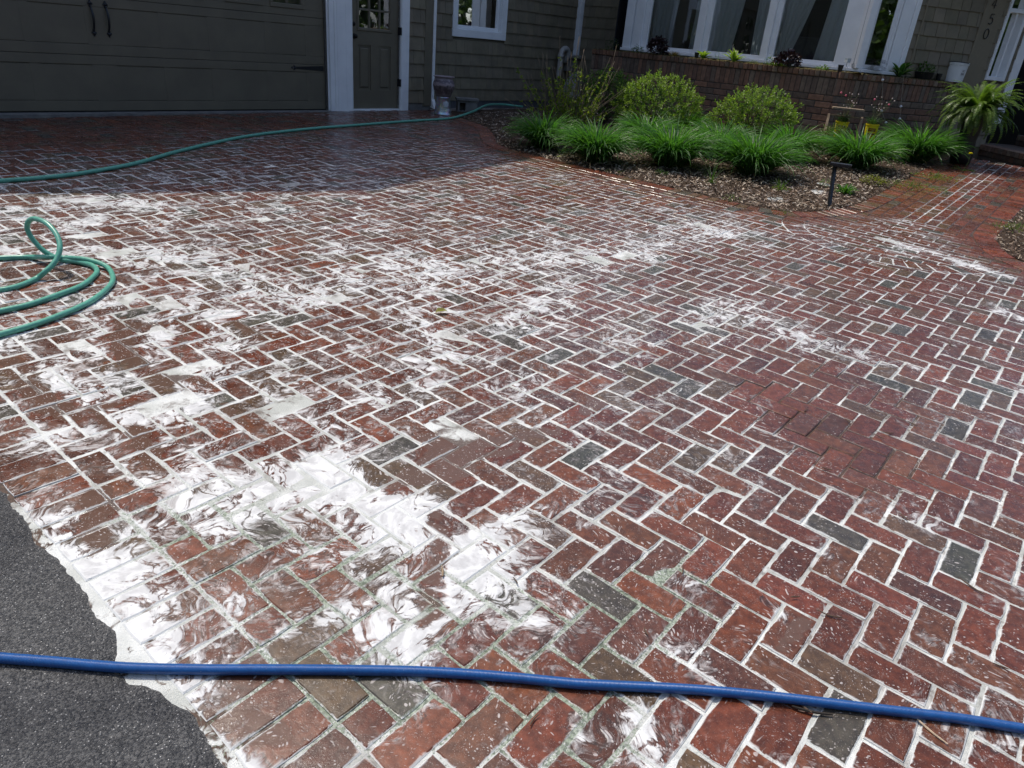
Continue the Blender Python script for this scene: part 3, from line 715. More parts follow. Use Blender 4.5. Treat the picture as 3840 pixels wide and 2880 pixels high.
for s in (-3.57, -3.405):                                     # black iron pull handles
    h = MB(); z0, z1 = 1.165, 1.478; pts = [W1(s, DN + .004 + .045 * math.sin(math.pi * u) ** .7, z0 + .03 + (z1 - z0 - .06) * u) for u in np.linspace(0, 1, 14)]
    h.tube(pts, [.010 + .004 * math.sin(math.pi * u) for u in np.linspace(0, 1, 14)], 8)
    for zc, sg in ((z0, -1), (z1, 1)):
        for dx, dz, r in ((0, 0, .021), (-.017, -.006 * sg, .012), (.017, -.006 * sg, .012), (0, .024 * sg, .011), (0, -.03 * sg, .016)):
            c = W1(s + dx, DN + .004, zc + dz); h.lathe([(r * .2, -r), (r * .8, -r * .6), (r, 0), (r * .8, r * .6), (r * .2, r)], c, 10)
    part(h, 'handle', M_BLACK, garage, smooth=True)
h = MB(); za = .882                                           # strap hinge
h.add([W1(-.46, DN + .004, za - .036), W1(-.46, DN + .004, za + .036), W1(-.92, DN + .004, za + .014), W1(-.92, DN + .004, za - .014), W1(-.46, DN - .002, za - .036), W1(-.46, DN - .002, za + .036), W1(-.92, DN - .002, za + .014), W1(-.92, DN - .002, za - .014)], [(0, 3, 2, 1), (0, 1, 5, 4), (1, 2, 6, 5), (2, 3, 7, 6), (3, 0, 4, 7)])
for ds, dz, r in ((-.94, 0, .020), (-.955, .022, .013), (-.955, -.022, .013), (-.985, 0, .014), (-1.0, 0, .006)):
    h.lathe([(r * .2, -r), (r * .8, -r * .6), (r, 0), (r * .8, r * .6), (r * .2, r)], W1(ds, DN + .003, za + dz), 10)
part(h, 'strap_hinge', M_BLACK, garage)
# white casing between garage and door
mb = MB()
mb.fbox(W1, -.43, -.405, -.10, -.018, GZ - .01, ZT + .02)
mb.fbox(W1, -.405, -.33, -.018, .022, GZ - .02, ZT + .2, bev=.004); mb.fbox(W1, -.33, -.285, -.018, .034, GZ - .02, ZT + .2, bev=.008); mb.fbox(W1, -.285, -.235, -.018, .028, GZ - .02, ZT + .2, bev=.006)
mb.fbox(W1, -.235, -.118, -.018, .020, GZ - .02, ZT + .2, bev=.003); mb.fbox(W1, -.116, -.012, -.018, .016, GZ - .02, ZT + .2, bev=.003); mb.fbox(W1, -.012, 0.0, -.10, .020, GZ - .02, 2.36)
part(mb, 'casing', M_WHITE)
mb = MB(); mb.fbox(W1, .935, .948, -.10, .018, GZ - .01, 2.36); mb.fbox(W1, .948, 1.00, -.018, .030, GZ - .01, 2.5, bev=.004); mb.fbox(W1, 1.0, 1.10, -.018, .024, GZ - .01, 2.5, bev=.003); part(mb, 'casing', M_WHITE)
mb = MB(); mb.fbox(W1, -.43, 1.10, -.015, .026, 2.5, 2.7); part(mb, 'casing', M_WHITE)
# entry door with a nine-light window
ed = MB(); dn = -.055; gl = (.175, .765, 1.475, 2.21)
for q in ((.003, .932, GZ + .02, .60), (.003, .932, 1.24, 1.43), (.003, .932, 2.25, 2.352), (.003, .155, .60, 1.24), (.785, .932, .60, 1.24), (.395, .545, .60, 1.24), (.003, .135, 1.43, 2.25), (.805, .932, 1.43, 2.25)): ed.fbox(W1, q[0], q[1], dn - .04, dn, q[2], q[3])
for a, b in ((.155, .395), (.545, .785)):
    ed.fbox(W1, a, b, dn - .04, dn - .014, .60, 1.24); ed.fbox(W1, a + .03, b - .03, dn - .014, dn - .001, .63, 1.21, bev=.022)
for q in ((.135, .805, 1.43, 1.475), (.135, .805, 2.21, 2.25), (.135, .175, 1.475, 2.21), (.765, .805, 1.475, 2.21)): ed.fbox(W1, q[0], q[1], dn - .03, dn + .014, q[2], q[3], bev=.008)
for s in (.372, .568): ed.fbox(W1, s - .014, s + .014, dn - .028, dn + .006, 1.475, 2.21, bev=.005)
for z in (1.72, 1.965): ed.fbox(W1, .175, .765, dn - .028, dn + .003, z - .014, z + .014, bev=.005)
door = part(ed, 'entry_door', M_TAUPE)
mb = MB(); mb.fbox(W1, .175, .765, dn - .02, dn - .014, 1.475, 2.21); part(mb, 'pane', M_GLASS, door)
def knob(s, z, r, name):
    k = MB()
    prof = [(0.001, 0), (r * 1.25, 0), (r * 1.25, .006), (r * .5, .010), (r * .45, .028), (r * .95, .036), (r * 1.05, .05), (r * .8, .066), (.001, .07)] if name == 'knob' else [(0.001, 0), (r, 0), (r, .012), (r * .8, .018), (.001, .019)]
    n = 16; vs = []
    for rr, d in prof:
        for i in range(n): a = 2 * math.pi * i / n; vs.append(W1(s + rr * math.cos(a), dn + d, z + rr * math.sin(a)))
    k.add(vs, [(i * n + j, i * n + (j + 1) % n, (i + 1) * n + (j + 1) % n, (i + 1) * n + j) for i in range(len(prof) - 1) for j in range(n)])
    part(k, name, M_BRONZE, door, smooth=True)
knob(.078, 1.352, .030, 'knob'); knob(.074, 1.516, .030, 'deadbolt')
for z in (.72, 1.47, 2.18):
    k = MB(); k.fbox(W1, .925, .944, dn + .0, dn + .078, z - .055, z + .055, bev=.003); part(k, 'hinge', M_BLACK, door)
mb = MB(); mb.fbox(W1, .003, .932, -.09, -.01, GZ - .02, GZ + .016); part(mb, 'door_sill', M_WHITE)
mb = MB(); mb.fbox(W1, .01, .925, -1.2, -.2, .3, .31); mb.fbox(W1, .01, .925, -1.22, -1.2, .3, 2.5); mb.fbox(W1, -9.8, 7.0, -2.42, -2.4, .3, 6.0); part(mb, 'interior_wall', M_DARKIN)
# downspout at the garage corner
def downspout(F, s0, s1, n0, n1, z0, z1, elbow=True):
    mb = MB(); mb.fbox(F, s0, s1, n0, n1, z0, z1, bev=.008)
    for k in range(2): c = s0 + (s1 - s0) * (k + 1) / 3; mb.fbox(F, c - .006, c + .006, n1 - .001, n1 + .005, z0, z1)
    if elbow:
        mb.hexa([F(s0 - .004, n0, z0 - .10), F(s1 + .004, n0, z0 - .10), F(s1 + .004, n1 + .07, z0 - .13), F(s0 - .004, n1 + .07, z0 - .13), F(s0 - .004, n0, z0 + .015), F(s1 + .004, n0, z0 + .015), F(s1 + .004, n1 + .006, z0 + .015), F(s0 - .004, n1 + .006, z0 + .015)])
    return mb
part(downspout(W1, 1.612, 1.672, -.055, .025, .46, 4.5), 'downspout', M_WHITE)
# --- set-back wall with small window
ws0, wz0 = W2.sz((1692, 135)); ws1 = W2.sz((1892, 152))[0]; tr = .125; wz1 = wz0 + 1.35
hole = (ws0 + tr, ws1 - tr, wz0 + tr, wz1 - tr)
part(wall_boxes(W2, 1.55, SIC + .1, -.2, -.02, 0, 6.2, [hole]), 'side_wall', M_TAUPE)
part(shingles(W2, 1.62, SIC + .01, .405, 2.8, .2005, [(ws0 + .03, ws1 - .03, wz0 + .03, wz1)]), 'shingle_siding', M_SHING)
mb = MB(); mb.fbox(W2, 1.60, SIC, -.018, .002, .1, .40); part(mb, 'foundation', mat_plain('foundation_block', (.10, .10, .105), .9))
f = MB()
f.fbox(W2, ws0, ws1, -.018, .030, wz0, wz0 + tr, bev=.004); f.fbox(W2, ws0, ws0 + tr, -.018, .030, wz0 + tr, wz1 - tr, bev=.004); f.fbox(W2, ws1 - tr, ws1, -.018, .030, wz0 + tr, wz1 - tr, bev=.004); f.fbox(W2, ws0, ws1, -.018, .030, wz1 - tr, wz1, bev=.004)
a, b, c, d = hole; j = .055
f.fbox(W2, a, b, -.11, -.020, c - .01, c + .012); f.fbox(W2, a - .01, a + .004, -.11, -.020, c + .012, d)
f.fbox(W2, b - .012, b + .006, -.11, -.020, c + .012, d)
for q in ((a + .004, b - .012, c + .012, c + .012 + j), (a + .004, b - .012, d - j, d), (a + .004, a + .004 + .035, c + .012 + j, d - j), (b - .012 - j, b - .012, c + .012 + j, d - j)): f.fbox(W2, q[0], q[1], -.09, -.045, q[2], q[3], bev=.006)
win = part(f, 'window', M_WHITE)
g = MB(); g.fbox(W2, a + .03, b - .06, -.072, -.066, c + .05, d - .05); part(g, 'pane', M_GLASS, win)
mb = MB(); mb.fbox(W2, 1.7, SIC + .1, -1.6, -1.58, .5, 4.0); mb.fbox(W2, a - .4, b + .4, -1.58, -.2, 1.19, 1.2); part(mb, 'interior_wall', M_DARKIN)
def curtain(F, n, s0t, s1t, s0b, s1b, z0, z1, name='curtain', folds=7, amp=.018):
    mb = MB(); nu, nv = 60, 14
    for j in range(nv + 1):
        v = j / nv; z = z1 + (z0 - z1) * v; e = v ** 1.4
        l, r = s0t + (s0b - s0t) * e, s1t + (s1b - s1t) * e
        for i in range(nu + 1):
            u = i / nu; mb.v.append(tuple(F(l + (r - l) * u, n + amp * math.sin(u * folds * 2 * math.pi + .5 * math.sin(v * 3)) * (.6 + .4 * math.sin(u * 17)), z))); mb.c.append((1, 1, 1))
    mb.f = [(j * (nu + 1) + i, (j + 1) * (nu + 1) + i, (j + 1) * (nu + 1) + i + 1, j * (nu + 1) + i + 1) for j in range(nv) for i in range(nu)]
    return part(mb, name, M_CURT, smooth=True)
curtain(W2, -.22, a - .05, a + .32, a - .05, a + .27, c - .1, d + .05, folds=5)
part(downspout(W2, SIC - .13, SIC - .01, .01, .10, .5, 4.5), 'downspout', M_WHITE)
# vent pipe and utility box
pv_s, pv_z = W2.sz((2068, 262)); e_s, e_z = W2.sz((2085, 200)); r_s = W2.sz((2111, 190))[0]
mb = MB(); xa = W2.sz((2077, 240))[0]; zt = W2.sz((2090, 205))[1]; xb = W2.sz((2108, 215))[0]; n0 = .16; rad = (xb - xa) / 2
pts = [W2(xa, n0, z) for z in np.linspace(pv_z - .15, zt, 6)] + [W2((xa + xb) / 2 - rad * math.cos(t), n0, zt + rad * math.sin(t)) for t in np.linspace(.25, math.pi, 9)] + [W2(xb, n0 - .06, zt - .10), W2(xb, .0, zt - .13)]
mb.tube(pts, .055, 14); mb.tube([W2(xa, n0, zt - .05), W2(xa, n0, zt + .01)], .062, 14)
part(mb, 'vent_pipe', mat_plain('grey_plastic', (.50, .48, .44), .5), smooth=True)
bx0, bz1 = W2.sz((2118, 215)); bx1, bz0 = W2.sz((2148, 262))
mb = MB(); mb.fbox(W2, bx0 - .02, bx1, .002, .13, bz0 - .02, bz1 - .02, bev=.01); mb.fbox(W2, bx0 - .05, bx1 + .03, .002, .19, bz1 - .015, bz1 + .06, bev=.015); mb.fbox(W2, bx0 + .05, bx1 - .09, .13, .145, bz0 + .05, bz1 - .12, bev=.005)
part(mb, 'meter_box', mat_plain('beige_box', (.33, .31, .27), .55))
# --- dark wall running to the bay
W3 = Frame(W2(SIC, 0, 0), -39.75); W3.n = -E1
LB = BW.sz((2358, 0))[0]; L3 = float((BW(LB, 0, 0) - W3.P0) @ W3.u)
part(wall_boxes(W3, -.1, L3 + 1.0, -.2, -.02, 0, 4.0), 'side_wall', M_TAUPE)
part(shingles(W3, .0, L3 + .2, .45, 3.2, .2005), 'shingle_siding', M_SHING)
# --- bay window front
ZS = BW.sz((2855, 206))[1] - .07; ZH = 3.05
def bs(px): return BW.sz((px, 0))[0]
posts = [(bs(2358), bs(2440)), (bs(2632), bs(2675)), (bs(2893), bs(2935)), (bs(3187), SK)]
mb = MB()
a, b = posts[0]; mb.fbox(BW, a, a + (b - a) * .35, -.14, .02, ZS, ZH, bev=.004); mb.fbox(BW, a + (b - a) * .36, a + (b - a) * .44, -.14, -.03, ZS, ZH); mb.fbox(BW, a + (b - a) * .45, a + (b - a) * .8, -.14, .008, ZS, ZH, bev=.004); mb.fbox(BW, a + (b - a) * .81, b, -.14, -.035, ZS, ZH)
part(mb, 'mullion', M_WHITE)
for a, b in posts[1:3]: mb = MB(); mb.fbox(BW, a, a + (b - a) * .62, -.14, .012, ZS, ZH, bev=.004); mb.fbox(BW, a + (b - a) * .63, b, -.14, -.03, ZS, ZH, bev=.004); part(mb, 'mullion', M_WHITE)
mb = MB(); mb.fbox(BW, posts[3][0], SK, -.14, .012, ZS, ZH, bev=.003); sR0 = W4.sz((3276, 0))[0]; mb.fbox(W4, 0.002, sR0, -.14, .012, ZS, ZH, bev=.003); part(mb, 'corner_post', M_WHITE)
mb = MB(); mb.fbox(BW, posts[0][0] - .02, SK + .01, -.12, .05, ZS - .05, ZS - .002, bev=.006); mb.fbox(W4, -.01, W4.sz((3458, 0))[0], -.12, .045, ZS - .052, ZS - .004, bev=.006); part(mb, 'window_sill', M_WHITE)
mb = MB(); mb.fbox(BW, posts[0][0] - .02, SK, -.14, .03, ZH + .002, 3.30); mb.fbox(W4, 0.0, 4.0, -.14, .028, ZH + .004, 3.30); part(mb, 'window_head', M_WHITE)
for k in range(3):
    a, b = posts[k][1], posts[k + 1][0]; f = MB()
    for q in ((a, b, ZS, ZS + .062), (a, b, ZH - .05, ZH), (a, a + .022, ZS + .062, ZH - .05), (b - .022, b, ZS + .062, ZH - .05)): f.fbox(BW, q[0], q[1], -.10, -.028, q[2], q[3], bev=.005)
    sash = part(f, 'window', M_WHITE)
    g = MB(); g.fbox(BW, a + .02, b - .02, -.068, -.062, ZS + .05, ZH - .04); part(g, 'pane', M_GLASS, sash)
    w = b - a
    curtain(BW, -.20, a - .03, a + w * .52, a - .03, a + w * (.36 if k < 2 else .16), ZS - .1, ZH, folds=8)
    curtain(BW, -.22, b - w * (.30 if k else .16), b + .03, b - w * (.22 if k == 0 else .42 if k == 2 else .26), b + .03, ZS - .1, ZH, folds=5)
# right-hand pane of the bay, on the wall with the number
sR1 = W4.sz((3390, 0))[0]; sR2 = W4.sz((3458, 0))[0]; f = MB()
for q in ((sR0, sR1, ZS, ZS + .062), (sR0, sR1, ZH - .05, ZH), (sR1 - .02, sR1, ZS + .062, ZH - .05)): f.fbox(W4, q[0], q[1], -.10, -.028, q[2], q[3], bev=.005)
f.fbox(W4, sR1 + .001, sR1 + .035, -.12, -.02, ZS, ZH, bev=.004); f.fbox(W4, sR1 + .045, sR2 - .08, -.12, -.006, ZS, ZH, bev=.004); f.fbox(W4, sR2 - .078, sR2, -.12, .022, ZS, ZH, bev=.004)
sash = part(f, 'window', M_WHITE)
g = MB(); g.fbox(W4, sR0 - .002, sR1 - .015, -.068, -.062, ZS + .05, ZH - .04); part(g, 'pane', M_GLASS, sash)
# room behind the bay
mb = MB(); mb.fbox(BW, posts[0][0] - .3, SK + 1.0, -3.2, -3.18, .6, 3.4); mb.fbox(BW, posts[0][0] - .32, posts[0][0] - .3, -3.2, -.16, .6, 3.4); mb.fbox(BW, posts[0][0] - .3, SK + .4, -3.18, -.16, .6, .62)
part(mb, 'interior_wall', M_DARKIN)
for k, (sc_, ww_) in enumerate(((-1.45, .55), (-.55, .62))):
    mb = MB()
    for q in ((sc_ - ww_ / 2, sc_ + ww_ / 2, 1.95, 1.975), (sc_ - ww_ / 2, sc_ - ww_ / 2 + .02, 1.2, 1.95), (sc_ + ww_ / 2 - .02, sc_ + ww_ / 2, 1.2, 1.95)): mb.fbox(BW, q[0], q[1], -1.5, -1.46, q[2], q[3])
    mb.fbox(BW, sc_ - ww_ / 2 + .02, sc_ + ww_ / 2 - .02, -1.49, -1.47, 1.2, 1.945, col=(1, 1, 1)); part(mb, 'chair_back', mat_plain('grey_chair', (.09, .10, .12), .7))
# --- wall with the house number
sCB0 = W4.sz((3655, 150))[0] - .02; sCB1 = W4.sz((3728, 150))[0] - .03
sl0 = W4.sz((3721, 200))[0]; sl1 = W4.sz((3797, 200))[0]; po0 = W4.sz((3812, 200))[0]; po1 = W4.sz((3838, 200))[0] + .02
zsl = W4.sz((3700, 300))[1]
part(wall_boxes(W4, sR2 - .05, po0 + .02, -.2, -.02, 0, 3.3, [(sl0 + .05, sl1 - .05, zsl + .05, 2.9)]), 'front_wall', M_TAUPE)
zc0 = W4.sz((3560, 143))[1]; ex4 = zc0 - W4.sz((3545, 195))[1]; z4 = zc0 - ex4 * math.ceil((zc0 - .45) / ex4)
part(shingles(W4, sR2 + .002, sCB0, z4, 3.0, ex4, wr=(.17, .27), gap=.009), 'shingle_siding', M_SHING)
part(shingles(W4, sCB1, po0, z4, 3.0, ex4, [(sl0 + .01, sl1 - .01, zsl + .01, 3.0)], wr=(.1, .2)), 'shingle_siding', M_SHING)
mb = MB(); s5 = W4.sz((3478, 0))[0]; mb.fbox(W4, s5, s5 + .028, .002, .03, .6, 3.0, bev=.004); mb.fbox(W4, sCB0 + .001, sCB1 - .001, -.02, .030, .45, 3.0, bev=.005); part(mb, 'corner_board', mat_plain('taupe_trim', (.215, .180, .120), .6, var=.05))
f = MB()
for q in ((sl0, sl0 + .05, zsl, 2.95), (sl1 - .06, sl1, zsl, 2.95), (sl0 + .05, sl1 - .06, zsl, zsl + .06), (sl0 + .05, sl1 - .06, 2.90, 2.95)): f.fbox(W4, q[0], q[1], -.08, .035, q[2], q[3], bev=.005)
zmid = W4.sz((3805, 40))[1]; f.fbox(W4, sl0 + .05, sl1 - .06, -.07, .02, zmid - .03, zmid + .03, bev=.005); f.fbox(W4, sl0 + .05 + (sl1 - sl0 - .11) * .62, sl0 + .05 + (sl1 - sl0 - .11) * .72, -.07, -.01, zsl + .06, zmid - .03)
sdl = part(f, 'sidelight', M_WHITE)
g = MB(); g.fbox(W4, sl0 + .04, sl1 - .05, -.060, -.055, zsl + .05, 2.91); part(g, 'pane', M_GLASS, sdl)
curtain(W4, -.12, sl0 + .0, sl1, sl0, sl1, zsl - .05, 2.9, folds=5)
mb = MB(); mb.fbox(W4, po0, po1, -.30, .03, .9, 3.0, bev=.006); part(mb, 'door_casing', M_WHITE)
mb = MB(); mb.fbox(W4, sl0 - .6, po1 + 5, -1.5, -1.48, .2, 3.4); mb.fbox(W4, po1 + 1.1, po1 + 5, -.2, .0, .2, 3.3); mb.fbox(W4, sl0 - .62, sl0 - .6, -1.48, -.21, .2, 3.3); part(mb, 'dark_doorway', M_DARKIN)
# house number
def stroke_digit(name, px, strokes_, hgt, wid):
    s, z = W4.sz(px, .035); mb = MB()
    for st in strokes_: mb.tube([W4(s + (x - .5) * wid, .040, z + (y - .5) * hgt) for x, y in st], .0062, 6)
    return part(mb, name, M_BLACK)
ell = [(.5 + .5 * math.cos(t), .5 + .5 * math.sin(t)) for t in np.linspace(0, 2 * math.pi, 26)]
dh = abs(W4.sz((3716, 53), .035)[1] - W4.sz((3712, 92), .035)[1])
five = [[(.92, 1), (.2, 1), (.12, .55), (.35, .62)] + [(.45 + .5 * math.cos(t), .32 + .32 * math.sin(t)) for t in np.linspace(1.5, -2.4, 14)]]
four = [[(.72, 0), (.72, 1), (.0, .3), (1.0, .3)]]
stroke_digit('digit_four', (3730, 12), four, dh, dh * .62); stroke_digit('digit_five', (3717, 72), five, dh, dh * .56); stroke_digit('digit_zero', (3698, 127), [ell], dh, dh * .62)
# --- upper walls and roofs (above the picture; they throw the shade)
ZE = 6.25
def roof_slab(F, s0, s1, n0, z0, n1, z1, th_=.16):
    mb = MB(); mb.hexa([F(s0, n0, z0), F(s1, n0, z0), F(s1, n1, z1), F(s0, n1, z1), F(s0, n0, z0 + th_), F(s1, n0, z0 + th_), F(s1, n1, z1 + th_), F(s0, n1, z1 + th_)]); return mb
EAVE = [(-9.8, 4.6), (-5.7, 5.85), (-3.0, 8.0), (.6, 6.7), (2.0, 6.3), (7.0, 6.3)]
mb = MB(); wl_ = MB()
for (s0_, z0_), (s1_, z1_) in zip(EAVE[:-1], EAVE[1:]):
    mb.hexa([W1(s0_, .40, z0_), W1(s1_, .40, z1_), W1(s1_, -9.5, z1_), W1(s0_, -9.5, z0_), W1(s0_, .40, z0_ + .16), W1(s1_, .40, z1_ + .16), W1(s1_, -9.5, z1_ + .16), W1(s0_, -9.5, z0_ + .16)])
    wl_.hexa([W1(s0_, -.62, 3.5), W1(s1_, -.62, 3.5), W1(s1_, -.8, 3.5), W1(s0_, -.8, 3.5), W1(s0_, -.62, z0_ + .02), W1(s1_, -.62, z1_ + .02), W1(s1_, -.8, z1_ + .02), W1(s0_, -.8, z0_ + .02)])
part(mb, 'roof', M_ROOF); part(wl_, 'gable_wall', M_TAUPE)
mb = MB(); mb.fbox(W1, -9.8, 7.0, -9.6, -9.4, .2, 6.2); part(mb, 'back_wall', M_TAUPE)
part(roof_slab(BW, LB - .2, SK + .05, .12, 3.32, -6.0, 5.4), 'roof', M_ROOF)
part(roof_slab(W4, -.1, 4.6, .05, 3.30, -6.0, 5.2), 'roof', M_ROOF)
part(roof_slab(W4, 1.15, 5.6, .62, 3.22, -1.0, 3.5), 'porch_roof', M_ROOF)

# ================================================================== BRICK PLANTER
M_PBR = mat_plain('old_brick', (1, 1, 1), .88, var=.22, scale=16, bump=.7, bscale=70, tint=True)
M_MORT = mat_plain('dark_mortar', (.10, .085, .07), .95, var=.25, scale=20, bump=.6, bscale=120)
def mat_mossy():
    t = NT('mossy_brick'); p = t.pos(); c = t.attr('tint', 'Color'); n = t.noise(p, 22, 5, .65); g = t.n('ShaderNodeNewGeometry'); s = t.n('ShaderNodeSeparateXYZ'); t.t.links.new(g.outputs['Normal'], s.inputs[0])
    m = t.sm(t.add(t.mul(t.sm(s.outputs[2], -.2, .8), .55), t.mul(t.sub(n, .5), 1.6)), .16, .5)
    moss = t.mix(t.sm(t.noise(p, 60, 4), .35, .65), (.030, .034, .010), (.13, .10, .035))
    return t.done(t.bsdf(t.mix(m, c, moss), .95, 0, t.bump(t.noise(p, 90, 5, .7), .9, .012), .2))
M_MOSSY = mat_mossy()
PZ = float(PC[2]); CAPH = .098; SOLH = .243; CH = .093
SL = PF.sz((2225, 163))[0]
PLO = PF(-1.5, 0, .45)
planter = thing('brick_planter', PLO, 'long raised brick planter with mossy cap under the bay window', 'planter')
def pcol(): 
    c = np.array([(.235, .135, .090), (.195, .115, .080), (.265, .145, .092), (.175, .125, .092), (.225, .165, .118)][rng.integers(5)]); return tuple(c * rng.uniform(.8, 1.15))
def brick_face(F, s0, s1):
    cap, sol, run = MB(), MB(), MB()
    s = s0
    while s < s1 - .02:
        w = rng.uniform(.078, .092); e = min(s + w - .009, s1); cap.fbox(F, s, e, -.20, .022 + rng.normal(0, .003), PZ - CAPH + .004, PZ - rng.uniform(0, .006), pcol(), .010); s += w
    s = s0
    while s < s1 - .02:
        w = rng.uniform(.080, .092); e = min(s + w - .009, s1); sol.fbox(F, s, e, -.10, .004 + rng.normal(0, .002), PZ - CAPH - SOLH + .005, PZ - CAPH - .006, pcol(), .006); s += w
    z = PZ - CAPH - SOLH; r = 0
    while z > .12:
        s = s0 - (.124 if r % 2 else 0.0) - rng.uniform(0, .02)
        while s < s1:
            e = s + .248; a, b = max(s + .006, s0), min(e - .006, s1); s = e
            if b - a > .02: run.fbox(F, a, b, -.10, .002 + rng.normal(0, .0025), z - CH + .006, z - .006, pcol(), .006)
        z -= CH; r += 1
    return cap, sol, run
rl = 2.17
for F, a, b in ((PF, SL, -.004), (PR, .004, rl)):
    c, s_, r_ = brick_face(F, a, b)
    c.build('cap_course', M_MOSSY, planter, PLO); s_.build('soldier_course', M_PBR, planter, PLO); r_.build('brick_wall', M_PBR, planter, PLO)
mb = MB(); mb.fbox(PF, SL, -.02, -.099, -.006, .1, PZ - .012); mb.fbox(PR, .02, rl, -.098, -.007, .1, PZ - .013); mb.build('mortar_core', M_MORT, planter, PLO)
mb = MB(); nx, ny = 90, 10
for i in range(nx + 1):
    for jn in range(ny + 1):
        P = PF(SL + (.25 - SL) * i / nx, -.16 - .36 * jn / ny, PZ - .005 + .018 * math.sin(i * 1.7) * math.sin(jn * 1.3 + i)); mb.v.append(tuple(P)); mb.c.append((.08, .06, .03))
mb.f = [(i * (ny + 1) + j, i * (ny + 1) + j + 1, (i + 1) * (ny + 1) + j + 1, (i + 1) * (ny + 1) + j) for i in range(nx) for j in range(ny)]
o = len(mb.v)
for i in range(31):
    for jn in range(7): mb.v.append(tuple(PR(-.05 + 2.0 * i / 30, -.16 - .36 * jn / 6, PZ - .006 + .012 * math.sin(i * 1.1 + jn)))); mb.c.append((.07, .055, .03))
mb.f += [(o + i * 7 + j, o + i * 7 + j + 1, o + (i + 1) * 7 + j + 1, o + (i + 1) * 7 + j) for i in range(30) for j in range(6)]
mb.build('planter_soil', M_MOSSY, planter, PLO, smooth=True)

# ================================================================== PORCH STEPS
SZ1, SZ2 = .56, .72
sp0, sp1 = hit_z((3645, 533), SZ1), hit_z((3807, 569), SZ1)
sdv = sp1 - sp0; sdv /= np.linalg.norm(sdv); saz = math.degrees(math.atan2(sdv[1], sdv[0])); STF = Frame(sp0, saz)
if (STF.n[:2] @ -sp0[:2]) < 0: STF.n = -STF.n
t0, t1 = hit_z((3736, 491), SZ2), hit_z((3840, 507), SZ2)
nst = -abs(float((t0 - sp0) @ STF.n))
steps = thing('porch_steps', STF(.6, 0, .45), 'two low brick steps up to the dark front doorway', 'steps')
so = STF(.6, 0, .45); b1, b2 = MB(), MB()
for mbx, n_, zt in ((b1, 0.0, SZ1), (b2, nst, SZ2)):
    s = -.35
    while s < 2.6:
        mbx.fbox(STF, s + .005, s + .098, n_ - .22, n_ + .012, zt - .085, zt, pcol(), .006); mbx.fbox(STF, s + .004, s + .2, n_ - .18, n_, zt - .17, zt - .092, pcol(), .005); s += .103
    mbx.fbox(STF, -.35, 2.6, -1.6, n_ - .012, .2, zt - .012, (.12, .09, .07))
b1.build('lower_step', M_PBR, steps, so); b2.build('upper_step', M_PBR, steps, so)
mb = MB(); mb.fbox(STF, -.1, 2.6, -1.9, nst - .25, .7, .80); mb.build('threshold', mat_plain('grey_slab', (.22, .22, .23), .7), steps, so)

# ================================================================== PLANTS
M_LEAF = mat_leaf('leaf', .46); M_LEAFD = mat_leaf('dark_leaf', .12, .35)
M_STEM = mat_plain('bark_stem', (1, 1, 1), .8, var=.2, scale=40, tint=True)
M_POT = mat_plain('black_pot', (.014, .014, .015), .45, var=.1)
def unit(v): v = np.asarray(v, float); return v / (np.linalg.norm(v) + 1e-12)
def blade(mb, base, phi, L, W, e0, droop, col, tipcol=None, seg=6, fold=.25, twist=0.0):
    p = np.array(base, float); e = e0; h = np.array([math.cos(phi), math.sin(phi), 0]); side = np.array([-math.sin(phi), math.cos(phi), 0]); vs = []; cs = []
    tipcol = tipcol or col
    for i in range(seg + 1):
        u = i / seg; w = W * (.55 + .9 * u if u < .35 else .865 * (1 - ((u - .35) / .65) ** 2.2)) + .0006; d = h * math.cos(e) + np.array([0, 0, 1]) * math.sin(e); nrm = np.cross(d, side)
        sd_ = side * math.cos(twist * u) + nrm * math.sin(twist * u)
        vs += [p - sd_ * w * .5 + nrm * w * fold, p, p + sd_ * w * .5 + nrm * w * fold]; c = tuple(np.array(col) * (1 - u) + np.array(tipcol) * u); cs += [c, tuple(np.array(c) * .9), c]
        p = p + d * L / seg; e -= droop / seg * (.4 + 1.2 * u)
    fs = []
    for i in range(seg): a = i * 3; fs += [(a, a + 1, a + 4, a + 3), (a + 1, a + 2, a + 5, a + 4)]
    mb.add(vs, fs, cs)
def leafq(mb, base, d, up, L, W, col, fold=.2, edge=None):
    d = unit(d); s = np.cross(d, up); s = unit(s); n = np.cross(s, d); b = np.array(base); ec = edge or col
    vs = [b, b + d * L * .35 - s * W * .5 + n * W * fold, b + d * L * .4, b + d * L * .35 + s * W * .5 + n * W * fold, b + d * L * .75 - s * W * .38 + n * W * fold * .6, b + d * L * .78 - n * L * .03, b + d * L * .75 + s * W * .38 + n * W * fold * .6, b + d * L - n * L * .1]
    mb.add(vs, [(0, 2, 1), (0, 3, 2), (1, 2, 5, 4), (2, 3, 6, 5), (4, 5, 7), (5, 6, 7)], [col, ec, col, ec, ec, col, ec, ec])
def rnd_dir(): v = rng.normal(0, 1, 3); return unit(v)

